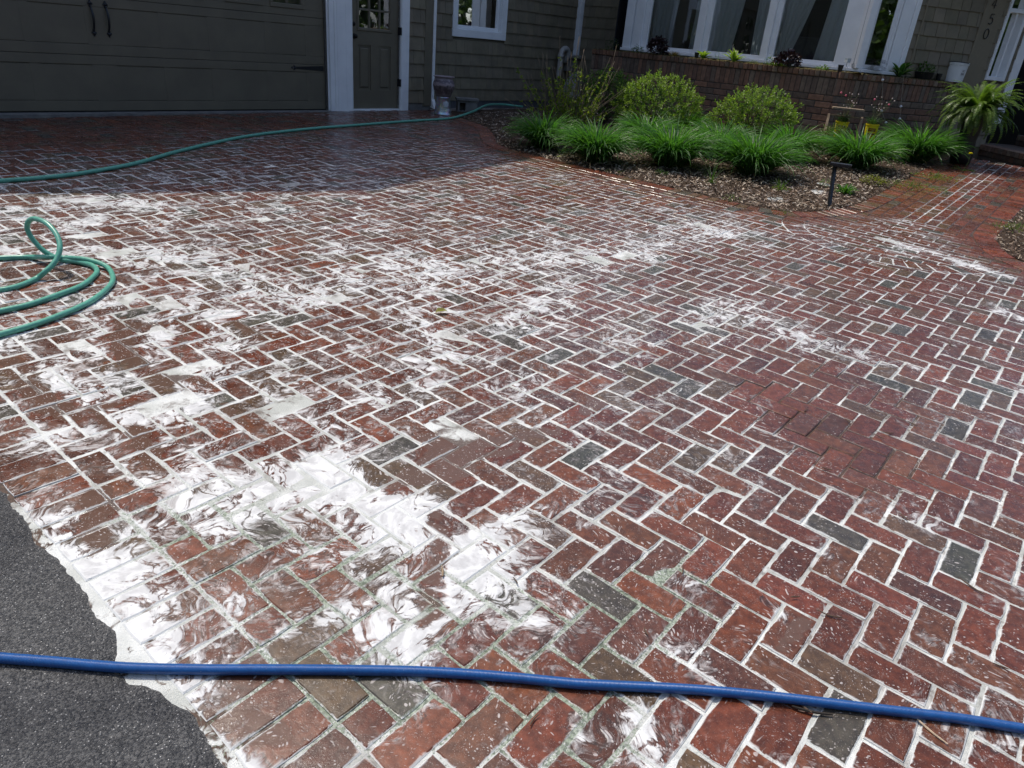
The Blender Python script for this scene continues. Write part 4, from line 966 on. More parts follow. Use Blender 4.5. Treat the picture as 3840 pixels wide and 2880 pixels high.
# ---- clumps of strap leaves (daylilies)
def strap_clump(P, rad, hgt, n, label, group='strap-leaved clumps in the planting bed'):
    t = thing('daylily_clump', P, label, 'plant', group); mb = MB()
    for k in range(n):
        q = rng.random(); r0 = rad * .30 * math.sqrt(rng.random()); ph0 = rng.uniform(0, 2 * math.pi); ph = ph0 + rng.normal(0, .6); outer = r0 / (rad * .30)
        L = hgt * rng.uniform(1.0, 1.4) * (1 if q > .15 else .7); e0 = R(rng.uniform(66, 88) - 24 * outer); dr = rng.uniform(1.0, 2.1) * (.75 + .5 * outer)
        g = rng.uniform(.75, 1.25); col = (.066 * g, .185 * g, .046 * g) if rng.random() < .65 else (.095 * g, .225 * g, .052 * g)
        blade(mb, (r0 * math.cos(ph0), r0 * math.sin(ph0), -.01), ph, L, rng.uniform(.013, .021), e0, dr, tuple(np.array(col) * .75), (col[0] * 1.25, col[1] * 1.2, col[2]), 7, .22, rng.normal(0, .4))
    for k in range(int(n * .05)):
        ph = rng.uniform(0, 2 * math.pi); blade(mb, (rad * .25 * math.cos(ph), rad * .25 * math.sin(ph), .01), ph, hgt * .7, .012, R(rng.uniform(10, 40)), 1.2, (.26, .20, .11), (.30, .24, .14), 5)
    mb.build('leaves', M_LEAF, t); return t
CL = [((2036, 556), .36, .46, 330, 'grassy green clump half in shade beside the twiggy shrub'),
      ((2226, 606), .42, .50, 420, 'bright green clump whose leaves hang to the brick edge by a pale fallen leaf'),
      ((2420, 545), .36, .46, 330, 'grassy clump behind, in front of the largest rounded bush'),
      ((2560, 520), .33, .46, 300, 'grassy clump at the back against the planter between the two rounded bushes'),
      ((2510, 622), .50, .54, 480, 'wide strap-leaved clump in the middle of the front row left of the tall sprig'),
      ((2690, 585), .40, .48, 360, 'grassy clump half hidden in front of the right rounded bush'),
      ((2820, 652), .52, .55, 500, 'largest strap-leaved clump, left of the black path light'),
      ((2950, 592), .36, .48, 330, 'grassy clump with drooping leaves behind the largest front clump, near the white stake tips'),
      ((3208, 628), .45, .52, 430, 'strap-leaved clump right behind the black path light'),
      ((3428, 605), .50, .55, 500, 'strap-leaved clump nearest the fern, with pale arching leaves')]
for q, r, hh, n, lb in CL: strap_clump(onbed(q), r, hh, int(n * 1.7), lb)

# ---- rounded leafy bushes
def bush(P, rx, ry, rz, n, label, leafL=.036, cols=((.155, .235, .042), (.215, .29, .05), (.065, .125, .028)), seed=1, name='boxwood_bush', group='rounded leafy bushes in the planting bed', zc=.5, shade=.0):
    t = thing(name, P, label, 'bush', group); lf, st = MB(), MB(); rs = np.random.default_rng(seed); ph = rs.uniform(0, 6.28, 8)
    def lump(d): 
        az = math.atan2(d[1], d[0]); return 1 + .07 * math.sin(3 * az + ph[0] + 2 * d[2]) + .06 * math.sin(5 * az + ph[1] - 3 * d[2]) + .05 * math.sin(9 * az + ph[2] + 5 * d[2]) + .04 * math.sin(14 * d[2] + ph[3] + 4 * az)
    for k in range(n):
        d = unit(rs.normal(0, 1, 3)); 
        if d[2] < -.75: continue
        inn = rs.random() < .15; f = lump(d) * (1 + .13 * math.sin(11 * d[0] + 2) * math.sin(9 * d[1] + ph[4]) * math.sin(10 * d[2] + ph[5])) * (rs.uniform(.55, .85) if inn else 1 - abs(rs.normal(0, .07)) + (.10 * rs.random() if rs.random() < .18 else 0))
        p = np.array([d[0] * rx * f, d[1] * ry * f, rz * zc * 2 * .5 + d[2] * rz * .5 * f]); 
        if p[2] < .02: p[2] = .02 + rs.uniform(0, .05)
        grow = unit(d * 1.0 + np.array([0, 0, .75]) + rs.normal(0, .35, 3)); SLn = leafL * rs.uniform(1.4, 2.6); up = unit(rs.normal(0, 1, 3))
        a = np.cross(grow, up); a = unit(a); b = np.cross(grow, a); c0 = np.array(cols[0 if rs.random() < .5 else 1]) if not inn else np.array(cols[2])  # inner sprigs take a darker green: interior shade put into leaf colour
        for j in range(5 if inn else 7):
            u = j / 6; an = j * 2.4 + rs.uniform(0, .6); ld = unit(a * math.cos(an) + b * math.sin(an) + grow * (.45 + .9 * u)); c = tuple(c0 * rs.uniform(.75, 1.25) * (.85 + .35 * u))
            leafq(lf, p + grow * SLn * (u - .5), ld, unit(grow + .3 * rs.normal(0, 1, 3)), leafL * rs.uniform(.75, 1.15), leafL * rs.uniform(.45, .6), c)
    for k in range(40):
        d = unit(rs.normal(0, 1, 3)); d[2] = abs(d[2]) * .8; e = np.array([d[0] * rx * .85, d[1] * ry * .85, rz * .5 + d[2] * rz * .42])
        m_ = e * .5 * np.array([.7, .7, 1.0]) + rs.normal(0, .015, 3); st.tube([(rs.normal(0, .02), rs.normal(0, .02), 0), m_, e], [.007, .005, .002], 5, (.10, .075, .05))
    lf.build('foliage', M_LEAF, t); st.build('twigs', M_STEM, t); return t
bush(onbed((2448, 510)), .62, .50, .84, 1250, 'largest rounded yellow-green bush against the brick planter', seed=3)
bush(onbed((2816, 552)), .57, .48, .77, 1150, 'rounded bush on the right of the pair, below the window with the dark purple plant', seed=5, cols=((.145, .225, .040), (.20, .275, .047), (.06, .12, .027)))
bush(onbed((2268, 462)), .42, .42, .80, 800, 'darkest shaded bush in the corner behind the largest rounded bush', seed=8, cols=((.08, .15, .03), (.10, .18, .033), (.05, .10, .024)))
bush(onbed((3112, 585)), .27, .25, .40, 380, 'small low bush in front of the wooden stand with yellow pots', leafL=.026, seed=9, cols=((.09, .12, .03), (.12, .14, .035), (.07, .09, .025)), group='rounded leafy bushes in the planting bed')

# ---- twiggy shrub leafing out
P = onbed((2110, 520)); t = thing('twiggy_shrub', P, 'loose shrub of bare canes with fresh yellow-green leaves by the shingled wall', 'shrub'); st, lf = MB(), MB(); rs = np.random.default_rng(4)
for k in range(88):
    ph = rs.uniform(0, 2 * math.pi); el = R(rs.uniform(32, 82)); L = rs.uniform(.55, 1.15) if k % 4 else rs.uniform(1.0, 1.4); e = el; p = np.array([rs.normal(0, .10), rs.normal(0, .10), 0.0]); pts = [p.copy()]
    for i in range(7):
        d = np.array([math.cos(ph) * math.cos(e), math.sin(ph) * math.cos(e), math.sin(e)]); p = p + d * L / 7; pts.append(p.copy()); e += rs.normal(.02, .07); ph += rs.normal(0, .07)
    g = rs.uniform(.8, 1.2); st.tube(pts, np.linspace(.0055, .002, 8), 5, (.24 * g, .18 * g, .12 * g)); leafy = rs.random() < .82
    if leafy:
        for i in range(30):
            u = rs.uniform(.18, .80); q = np.array(pts[int(u * 7)]) + (np.array(pts[min(7, int(u * 7) + 1)]) - np.array(pts[int(u * 7)])) * ((u * 7) % 1)
            d = unit(rs.normal(0, 1, 3) + np.array([0, 0, .5])); c = np.array([(.20, .26, .04), (.27, .32, .05), (.13, .19, .035)][rs.integers(3)]) * rs.uniform(.8, 1.2); s_ = rs.uniform(.024, .05)
            for jn in range(2): leafq(lf, q, unit(d + rs.normal(0, .4, 3)), rnd_dir(), s_, s_ * .55, tuple(c))
st.build('canes', M_STEM, t, smooth=True); lf.build('leaves', M_LEAF, t)

# ---- hanging-style fern in a tall dark pot
PFN = on((3596, 612)); 
t = thing('fern', PFN, 'big arching green fern in a tall black pot at the end of the walkway', 'potted plant'); rs = np.random.default_rng(12)
top = at((3612, 392), depth_of(PFN) * .99); hp = float(top[2] - PFN[2]) - .06
mb = MB(); mb.lathe([(.10, 0), (.13, 0), (.15, .12), (.12, hp * .45), (.13, hp * .7), (.20, hp - .04), (.215, hp - .02), (.215, hp), (.17, hp), (.16, hp - .05)], (0, 0, 0), 28); mb.build('pot', M_POT, t, smooth=True)
fr = MB()
for k in range(210):
    ph = rs.uniform(0, 2 * math.pi); e = R(rs.uniform(8, 89)); L = rs.uniform(.42, .74); dr = rs.uniform(1.2, 2.7); p = np.array([.10 * math.cos(ph) * rs.random(), .10 * math.sin(ph) * rs.random(), hp - .03]); n = 30
    g = rs.uniform(.7, 1.25); col = (.12 * g, .19 * g, .034 * g)
    for i in range(n):
        u = i / n; d = np.array([math.cos(ph) * math.cos(e), math.sin(ph) * math.cos(e), math.sin(e)]); side = np.array([-math.sin(ph), math.cos(ph), 0]); up = np.cross(side, d) * -1
        w = .050 * math.sin(math.pi * min(1, (u * .92 + .06))) ** .7 * (1.05 - .35 * u); q = p + d * L / n
        for s_ in (-1, 1):
            tip = p + side * s_ * w + d * w * .30 + np.array([0, 0, -.25 * w]) + rs.normal(0, .002, 3); fr.add([p, p + d * L / n * .85, tip + d * .004, tip - d * .004], [(0, 1, 2, 3)], tuple(np.array(col) * rs.uniform(.85, 1.15)))
        p = q; e -= dr / n * (.5 + u)
fr.build('fronds', M_LEAF, t)

# ---- broad-leaved and small plants
def rosette(mb, n, L, W, e_lo, e_hi, droop, col, edge=None, seg=5, r0=.015, rs=rng, z=0.0, c0=(0, 0)):
    for k in range(n):
        ph = k * 2.399 + rs.uniform(-.4, .4); e = R(rs.uniform(e_lo, e_hi)); LL = L * rs.uniform(.7, 1.15); p = np.array([c0[0] + r0 * math.cos(ph), c0[1] + r0 * math.sin(ph), z]); h = np.array([math.cos(ph), math.sin(ph), 0]); sd_ = np.array([-math.sin(ph), math.cos(ph), 0]); vs, cs = [], []
        g = rs.uniform(.85, 1.15); dd = droop * rs.uniform(.7, 1.3)
        for i in range(seg + 1):
            u = i / seg; w = W * (.18 + .0 if u < .05 else math.sin(math.pi * min(1, .12 + .88 * u)) ** .8) * (1 if i < seg else .05); d = h * math.cos(e) + np.array([0, 0, 1]) * math.sin(e); nn = np.cross(d, sd_)
            vs += [p - sd_ * w / 2 + nn * w * .22, p - sd_ * w * .32 + nn * w * .10, p, p + sd_ * w * .32 + nn * w * .10, p + sd_ * w / 2 + nn * w * .22]; ce = tuple(np.array(edge or col) * g); cc = tuple(np.array(col) * g); cs += [ce, cc, cc, cc, ce]; p = p + d * LL / seg; e -= dd / seg
        fs = [(i * 5 + j, i * 5 + j + 1, (i + 1) * 5 + j + 1, (i + 1) * 5 + j) for i in range(seg) for j in range(4)]; mb.add(vs, fs, cs)
def tuft(mb, n, h, spread, col, rs=rng, W=.006):
    for k in range(n):
        ph = rs.uniform(0, 6.28); r0 = spread * .4 * rs.random(); g = rs.uniform(.75, 1.25); blade(mb, (r0 * math.cos(ph), r0 * math.sin(ph), 0), ph + rs.normal(0, .5), h * rs.uniform(.6, 1.2), W, R(rs.uniform(45, 85)), rs.uniform(.4, 1.6), tuple(np.array(col) * g), seg=4)
def weedy(mb, n, h, spread, col, leaf=.02, rs=rng):
    for k in range(n):
        ph = rs.uniform(0, 6.28); r0 = spread * math.sqrt(rs.random()); z = h * rs.random() * (1 - .5 * r0 / spread); p = np.array([r0 * math.cos(ph), r0 * math.sin(ph), z]); g = rs.uniform(.7, 1.3)
        d = unit(np.array([math.cos(ph), math.sin(ph), .35]) + rs.normal(0, .5, 3)); leafq(mb, p, d, np.array([0, 0, 1.0]), leaf * rs.uniform(.7, 1.3), leaf * .55, tuple(np.array(col) * g))
def small(name, P, label, build, cat='plant', mat=None, group=None):
    t = thing(name, P, label, cat, group); mb = MB(); build(mb); mb.build('leaves', mat or M_LEAF, t); return t
small('sprig', onbed((2665, 690)), 'tall thin grassy sprig at the bed edge left of the largest clump', lambda m: (tuft(m, 26, .24, .08, (.07, .14, .03)), weedy(m, 20, .05, .06, (.12, .17, .03))))
small('low_weed', onbed((2925, 715)), 'yellow-green weedy tuft in front of the largest clump', lambda m: (tuft(m, 22, .17, .10, (.08, .14, .03)), weedy(m, 50, .07, .10, (.14, .19, .03), .028)))
small('low_seedling', onbed((3168, 725)), 'small leafy green plant just right of the path light post', lambda m: (rosette(m, 30, .15, .028, 15, 75, .8, (.06, .15, .028), seg=4, r0=.03), weedy(m, 60, .11, .11, (.07, .16, .03), .03)))
small('low_spirea', onbed((3270, 690)), 'low bronze-tipped yellow-green seedling between the path light and the walkway', lambda m: weedy(m, 170, .12, .14, (.17, .17, .035), .036))
small('pale_sprig', onbed((3092, 700)), 'pale green sprig just left of the path light post', lambda m: weedy(m, 60, .12, .07, (.13, .19, .07), .024))
small('low_weed', onbed((2480, 654)), 'tiny leafy weed below the middle front clump', lambda m: weedy(m, 50, .07, .07, (.07, .14, .03), .024))
small('low_weed', onbed((2742, 752)), 'little weed growing on the brick edge below the yellow-green tuft', lambda m: weedy(m, 60, .06, .09, (.10, .14, .03), .022))
small('low_weed', onbed((2305, 645)), 'sparse weed at the brick edge under the bright front clump', lambda m: weedy(m, 40, .03, .12, (.11, .14, .035), .018))
small('low_weed', on((2935, 800)), 'thin weed in the brick edging left of the path light foot', lambda m: weedy(m, 40, .03, .10, (.11, .13, .035), .018))
for q, r, n, lb in (((3415, 700), .40, 300, 'patch of low pale green weeds along the middle of the walkway edge'), ((3510, 668), .32, 260, 'patch of low green weeds at the walkway edge in front of the fern'), ((3810, 860), .22, 160, 'weeds in the small mulch bed right of the walkway')):
    small('weed_patch', on(q, dz=.012), lb, lambda m: (weedy(m, n, .05, r, (.14, .17, .045), .026), tuft(m, n // 12, .10, r, (.10, .15, .04))))
P = on((3612, 640), dz=.01); t = thing('dandelion', P, 'single yellow dandelion on a thin stalk at the foot of the fern pot', 'flower'); hz = float(at((3622, 573), depth_of(P))[2] - P[2])
mb = MB(); mb.tube([(0, 0, 0), (.03, .0, hz * .5), (.02, 0, hz)], .0035, 6, (.08, .12, .04)); mb.build('stalk', M_STEM, t)
mb = MB()
for k in range(60): ph = k * 2.4; leafq(mb, (.02, 0, hz), unit(np.array([math.cos(ph), math.sin(ph), .15 + 1.2 * (1 - k / 60)])), np.array([0, 0, 1.0]), .032, .009, (.75, .60, .02))
mb.build('flower_head', M_LEAF, t)
mb = MB(); rosette(mb, 9, .17, .03, 5, 30, .5, (.05, .10, .03), seg=4); mb.build('leaves', M_LEAF, t)

# ---- plants and pots on the planter cap
def cap_at(px, n=-.10, F=PF, y=200): s = F.sz((px, y), n)[0]; return F(s, n, PZ)
HG = (.10, .21, .035)
small('hosta', cap_at(2640), 'lime hosta with dark leaf edges on the planter beside a small black pot', lambda m: rosette(m, 16, .19, .062, 25, 80, .9, (.27, .36, .06), (.07, .16, .03)), group='hostas on the planter')
small('hosta', cap_at(2757, -.08), 'brightest yellow-green hosta standing alone in the middle of the planter', lambda m: rosette(m, 20, .21, .058, 20, 80, .8, (.27, .37, .05), (.36, .40, .22)), group='hostas on the planter')
small('hosta', PR(PR.sz((3385, 240), -.13)[0], -.13, PZ), 'large dark green hosta with cream leaf edges near the white bucket', lambda m: (rosette(m, 17, .27, .085, 28, 82, .9, (.045, .125, .03), (.34, .38, .20), seg=6)), group='hostas on the planter')
def purple(m, r, h, n, rs):
    for k in range(n):
        d = unit(rs.normal(0, 1, 3)); d[2] = abs(d[2]); f = rs.uniform(.5, 1.0); p = d * np.array([r, r, h]) * f + np.array([0, 0, .02]); g = rs.uniform(.6, 1.4); leafq(m, p, unit(d + rs.normal(0, .5, 3)), unit(np.array([0, 0, 1.0]) + rs.normal(0, .4, 3)), .05 * rs.uniform(.7, 1.2), .042, (.030 * g, .012 * g, .020 * g))
def heuchera(P, r, h, n, label, seed):
    t = thing('heuchera', P, label, 'plant', 'dark purple plants on the planter'); m = MB(); purple(m, r, h, n, np.random.default_rng(seed)); m.build('leaves', M_LEAFD, t)
heuchera(cap_at(2463), .19, .27, 420, 'dark purple plant at the left end of the planter before the first window', 3)
heuchera(cap_at(2960, -.10), .21, .20, 420, 'sprawling dark purple plant leaning over a black pot in the middle of the planter', 6)
def nursery_pot(P, r, h, label, tip=0.0):
    t = thing('nursery_pot', P, label, 'pot', 'small black nursery pots'); m = MB(); m.lathe([(r * .6, 0), (r * .7, 0), (r * .92, h * .86), (r, h * .86), (r, h), (r * .9, h), (r * .82, h * .8), (.001, h * .8)], (0, 0, 0), 20); m.build('pot', M_POT, t, angle=35)
nursery_pot(cap_at(2614, -.045), .042, .085, 'small black nursery pot left of the lime hosta on the planter')
nursery_pot(cap_at(2968, -.02), .045, .10, 'black nursery pot on the planter edge under the sprawling purple plant')
nursery_pot(cap_at(3166, -.04), .042, .09, 'black nursery pot at the corner of the planter below the white post')
nursery_pot(PR(PR.sz((3520, 290), -.13)[0], -.13, PZ), .045, .10, 'black nursery pot tucked beside the white bucket')
nursery_pot(cap_at(2478, -.03), .04, .07, 'black nursery pot in front of the purple plant at the left end of the planter')
P = PR(PR.sz((3462, 285), -.14)[0], -.14, PZ); t = thing('bowl_planter', P, 'wide black bowl of drooping seedlings between the big hosta and the white bucket', 'planter')
m = MB(); m.lathe([(.10, 0), (.12, 0), (.15, .09), (.155, .10), (.14, .10), (.13, .08), (.001, .08)], (0, 0, 0), 28); m.build('bowl', M_POT, t, angle=35)
m = MB(); weedy(m, 150, .17, .13, (.07, .14, .03), .045); m.v = [(x, y, z + .09) for x, y, z in m.v]; m.build('leaves', M_LEAF, t)
small('maple_seedling', PR(PR.sz((3285, 240), -.16)[0], -.16, PZ), 'dark bronze feathery seedling below the narrow right-hand window', lambda m: [leafq(m, np.array([.13 * math.cos(k * 2.4) * ((k % 9) / 9), .13 * math.sin(k * 2.4) * ((k % 9) / 9), .06 + .16 * ((k * 7) % 11) / 11]), unit(np.array([math.cos(k * 2.4), math.sin(k * 2.4), .1])), np.array([0, 0, 1.0]), .06, .014, (.035, .018, .018)) for k in range(220)], mat=M_LEAFD)
small('seedling', cap_at(2290, -.12), 'grey-green seedling in the shade at the far left end of the planter', lambda m: weedy(m, 90, .26, .12, (.07, .10, .06), .04))
small('seedling', cap_at(2388, -.12), 'bushy green seedling left of the first purple plant', lambda m: weedy(m, 110, .14, .10, (.06, .12, .04), .035))
small('seedling', cap_at(2690, -.14), 'slim upright seedling between the two lime hostas', lambda m: weedy(m, 26, .16, .035, (.10, .17, .06), .03))
small('seedling', cap_at(2893, -.14), 'pale grey-green seedling left of the sprawling purple plant', lambda m: weedy(m, 80, .18, .07, (.12, .18, .08), .032))
small('moss_tuft', cap_at(2930, -.07), 'bright green grassy moss around the black pot in the middle of the planter', lambda m: [tuft(m, 260, .055, .5, (.13, .20, .03), W=.004)])
small('dry_tuft', cap_at(2530, -.08), 'dry brown tuft on the planter left of the small black pot', lambda m: tuft(m, 160, .08, .22, (.26, .18, .08), W=.004))
small('low_weed', cap_at(3098, -.08), 'low weed with a few broad leaves on the planter left of its corner', lambda m: (weedy(m, 40, .07, .09, (.12, .19, .04), .04), rosette(m, 6, .12, .02, 20, 70, .5, (.15, .22, .05))))
small('low_weed', cap_at(2840, -.08), 'low reddish green weed on the planter right of the brightest hosta', lambda m: weedy(m, 60, .05, .12, (.10, .12, .03), .025))
P = cap_at(3186, -.13); t = thing('solar_stake', P, 'clear little square garden light on a thin stake at the planter corner', 'garden light')
m = MB(); m.tube([(0, 0, 0), (0, 0, .13)], .005, 6, (.4, .42, .42)); m.build('stake', mat_plain('clear_plastic', (.55, .58, .6), .15), t); m = MB(); m.box((0, 0, .155), (.06, .06, .05), .4); m.box((0, 0, .184), (.066, .066, .006), .4); m.build('lamp_head', mat_plain('clear_head', (.55, .6, .62), .1), t)
# white bucket with a black handle
P = PR(PR.sz((3575, 300), -.16)[0], -.16, PZ); bw = abs(W4.sz((3600, 250))[0] - W4.sz((3532, 250))[0]) ; dB = depth_of(P); rB = 70 * dB / F_PX / 2; hB = 72 * dB / F_PX / 1.09
t = thing('bucket', P, 'white plastic bucket with black marks beside the house number post', 'bucket')
m = MB(); m.lathe([(rB * .86, 0), (rB * .88, 0), (rB * .98, hB * .86), (rB * 1.04, hB * .87), (rB * 1.04, hB * .905), (rB * .985, hB * .91), (rB * .985, hB * .94), (rB * 1.05, hB * .945), (rB * 1.05, hB), (rB * .99, hB), (rB * .96, hB * .9), (.001, hB * .88)], (0, 0, 0), 40); m.build('body', mat_plain('white_plastic', (.72, .73, .72), .35, var=.03), t, angle=35)
m = MB(); m.tube([(rB * 1.03 * math.cos(a_), rB * 1.03 * math.sin(a_), hB * 1.005 + .004 * math.sin(a_ * 2)) for a_ in np.linspace(3.3, 5.3, 24)], .008, 6); m.build('handle', M_BLACK, t)
def text_mesh(name, s, size, mat, parent, loc, fw, up, extr=.0006, bend=None):
    cu = bpy.data.curves.new(name, 'FONT'); cu.body = s; cu.size = size; cu.extrude = extr; cu.align_x = 'CENTER'; cu.align_y = 'CENTER'
    ob = bpy.data.objects.new(name, cu); COL.objects.link(ob); dg = bpy.context.evaluated_depsgraph_get(); me = bpy.data.meshes.new_from_object(ob.evaluated_get(dg)); bpy.data.objects.remove(ob)
    fw = unit(fw); up = unit(up); rt = np.cross(up, fw)
    for v in me.vertices:
        x, y, z = v.co
        if bend: a_ = x / bend; q = np.array(loc) + rt * bend * math.sin(a_) + fw * (bend * math.cos(a_) - bend + z) + up * y
        else: q = np.array(loc) + rt * x + up * y + fw * z
        v.co = q
    me.materials.clear(); me.materials.append(mat); o = bpy.data.objects.new(name, me); COL.objects.link(o); o.parent = parent; return o
vB = unit(np.array([CAM0[0] - P[0], CAM0[1] - P[1], 0])); rtB = np.array([-vB[1], vB[0], 0]); fB = unit(vB * .72 + rtB * .69)
text_mesh('lettering', '1C\n2AL', .042, M_BLACK, t, fB * (rB * .965 + .003) + np.array([0, 0, hB * .50]), fB, (0, 0, 1), bend=rB * .97)

# ---- wooden stand with two yellow pots of thrift
PST = onbed((3090, 560)); dS = depth_of(PST)
Q0 = at((3035, 500), dS * .985); Q1 = at((3095, 505), dS * .97); Q2 = at((3210, 520), dS * .96)
t = thing('plant_stand', (Q1[0], Q1[1], PST[2]), 'weathered wooden stand with a sloping side against the planter', 'stand'); o0 = np.array([Q1[0], Q1[1], PST[2]])
M_WOOD = mat_plain('weathered_wood', (.27, .20, .13), .8, var=.25, scale=20, bump=.4, bscale=60)
zf_ = float(PST[2]); ax = unit(np.array([Q2[0] - Q1[0], Q2[1] - Q1[1], 0])); bk = np.array([-ax[1], ax[0], 0]); 
if bk @ np.array([0, 1, 0]) < 0: bk = -bk
wS = float((Q2 - Q1) @ ax); hS = float(at((3110, 420), dS)[2]) - zf_
def wedge(mb, x0, x1):
    A = o0 + ax * x0; B_ = o0 + ax * x1
    mb.add([A - bk * .24, A + bk * .12, A + bk * .12 + [0, 0, hS], A + bk * .09 + [0, 0, hS], B_ - bk * .24, B_ + bk * .12, B_ + bk * .12 + [0, 0, hS], B_ + bk * .09 + [0, 0, hS]], [(0, 1, 2, 3), (4, 7, 6, 5), (0, 4, 5, 1), (1, 5, 6, 2), (2, 6, 7, 3), (3, 7, 4, 0)])
mb = MB(); wedge(mb, -.03, -.003); mb.build('side_panel', M_WOOD, t, o0)
mb = MB(); wedge(mb, wS, wS + .027); mb.build('side_panel', M_WOOD, t, o0)
def sbar(c0, c1, th_, dp): 
    m = MB(); d = unit(np.array(c1) - c0); n_ = np.cross(d, [0, 0, 1.0]); p = []
    for z in (-th_ / 2, th_ / 2):
        for q in (c0, c1): p += [np.array(q) - n_ * dp / 2 + [0, 0, z], np.array(q) + n_ * dp / 2 + [0, 0, z]]
    return m.add(p, [(0, 1, 3, 2), (4, 6, 7, 5), (0, 4, 5, 1), (2, 3, 7, 6), (0, 2, 6, 4), (1, 5, 7, 3)])
sbar(o0 + bk * .105 + [0, 0, hS - .02], o0 + ax * wS + bk * .105 + [0, 0, hS - .02], .02, .02).build('top_rail', M_WOOD, t, o0)
ztop = float(at((3150, 500), dS)[2]); zsh = ztop - .03
sbar(o0 + [0, 0, zsh - .012], o0 + ax * wS + [0, 0, zsh - .012], .022, .20).build('shelf', M_WOOD, t, o0)
M_YEL = mat_plain('yellow_pot', (.72, .60, .012), .4, var=.04); M_RED = mat_plain('label_brown', (.14, .03, .02), .5); M_PINK = mat_plain('pink_petal', (.55, .10, .16), .6); M_BUD = mat_plain('pale_bud', (.55, .45, .40), .7)
for k, (px, lab) in enumerate(((3147, 'yellow pot of thrift on the left of the wooden stand'), (3262, 'yellow pot of thrift on the right of the wooden stand, more in shade'))):
    q = at((px, 505), dS * .975); P = np.array([q[0], q[1], zsh]); rp = 46 * dS / F_PX / 2; hp_ = 48 * dS / F_PX * 1.02 + .02
    tp = thing('flower_pot', P, lab, 'flower pot', 'yellow pots of thrift')
    m = MB(); m.lathe([(rp * .80, 0), (rp * .82, 0), (rp * .97, hp_ * .93), (rp * 1.03, hp_ * .935), (rp * 1.03, hp_), (rp * .95, hp_), (rp * .9, hp_ * .9), (.001, hp_ * .9)], (0, 0, 0), 28); m.build('pot', M_YEL, tp, angle=35)
    fw = unit(np.array([CAM0[0] - P[0], CAM0[1] - P[1], 0])); rt_ = np.array([-fw[1], fw[0], 0]); fw = unit(fw + rt_ * .15); rt_ = np.array([-fw[1], fw[0], 0]); m = MB()
    def patch(mb, w, zc, hh, rr_):
        n = 8
        for i in range(n + 1):
            a_ = (i / n - .5) * w / rr_
            for zz in (zc - hh / 2, zc + hh / 2):
                r_ = rr_ * (.82 + .15 * zz / hp_) + .0035; mb.v.append(tuple(fw * r_ * math.cos(a_) + rt_ * r_ * math.sin(a_) + np.array([0, 0, zz]))); mb.c.append((1, 1, 1))
        o = len(mb.v) - 2 * (n + 1); mb.f += [(o + 2 * i, o + 2 * i + 2, o + 2 * i + 3, o + 2 * i + 1) for i in range(n)]
    patch(m, rp * 1.25, hp_ * .66, hp_ * .20, rp); lb_ = m.build('label', M_RED, tp)
    text_mesh('lettering', 'LURASTE', rp * .30, M_YEL, tp, fw * (rp * .925 + .0045) + np.array([0, 0, hp_ * .66]), fw, (0, 0, 1), .0008, rp * .95)
    m = MB()
    for i in range(9):
        m2w = rp * (.16 + .10 * ((i * 5) % 4)); 
        n = 2; a_ = (i - 4) * .17; r_ = rp * .885 + .003; zc = hp_ * (.40 + .035 * ((i * 3) % 3))
        p0 = fw * r_ * math.cos(a_) + rt_ * r_ * math.sin(a_); sd_ = rt_ * math.cos(a_) - fw * math.sin(a_)
        m.add([p0 - sd_ * m2w * .5 + [0, 0, zc - .008], p0 + sd_ * m2w * .5 + [0, 0, zc - .012], p0 + sd_ * m2w * .4 + [0, 0, zc + .012], p0 - sd_ * m2w * .3 + [0, 0, zc + .008]], [(0, 1, 2, 3)])
    patch(m, rp * 1.3, hp_ * .24, .006, rp); m.build('print', M_RED, tp)
    m = MB(); rs = np.random.default_rng(20 + k); tuft(m, 170, .14, .16, (.05, .11, .05), rs, .006); m.v = [(x, y, z + hp_ * .9) for x, y, z in m.v]; m.build('leaves', M_LEAF, tp)
    stm = MB()
    for i in range(17):
        ph = rs.uniform(0, 6.28); L = rs.uniform(.20, .40); ln = rs.uniform(.05, .5); e = np.array([math.cos(ph) * ln * L + .10 * L, math.sin(ph) * ln * L, hp_ * .95 + L]); stm.tube([(rs.normal(0, .02), rs.normal(0, .02), hp_ * .9), e * np.array([.45, .45, .0]) + np.array([0, 0, hp_ * .9 + L * .55]), e], .0022, 5, (.14, .16, .07))
        b_ = MB(); fl_ = i in (0, 9); r_ = .016 if fl_ else rs.uniform(.007, .011); b_.lathe([(r_ * .1, -r_), (r_ * .8, -r_ * .6), (r_, 0), (r_ * .75, r_ * .6), (r_ * .1, r_)], tuple(e), 8); b_.build('flower' if fl_ else 'bud', M_PINK if fl_ else M_BUD, tp)
    stm.build('stems', M_STEM, tp)

# ================================================================== THINGS BY THE DOOR AND IN THE BED
M_GALV = NT('galvanised'); _p = M_GALV.pos(); _v = M_GALV.vor(_p, 30, 'F1', 'Color'); _c = M_GALV.mix(.25, (.55, .58, .60), _v); M_GALV = M_GALV.done(M_GALV.bsdf(_c, .32, .85, M_GALV.bump(M_GALV.noise(_p, 40, 3), .1, .003)))
P = on((1660, 428)); dG = depth_of(P); rb0 = 64 * dG / F_PX / 2; hb = 66 * dG / F_PX / 1.07
t = thing('metal_pail', P, 'galvanised pail standing upside down by the downspout', 'pail')
m = MB(); m.lathe([(rb0, 0), (rb0 * 1.03, .006), (rb0, .014), (rb0 * .955, hb * .22), (rb0 * .975, hb * .235), (rb0 * .945, hb * .25), (rb0 * .93, hb * .31), (rb0 * .95, hb * .325), (rb0 * .92, hb * .34), (rb0 * .80, hb * .93), (rb0 * .82, hb * .95), (rb0 * .80, hb), (.001, hb)], (0, 0, 0), 40); m.build('body', M_GALV, t, angle=35)
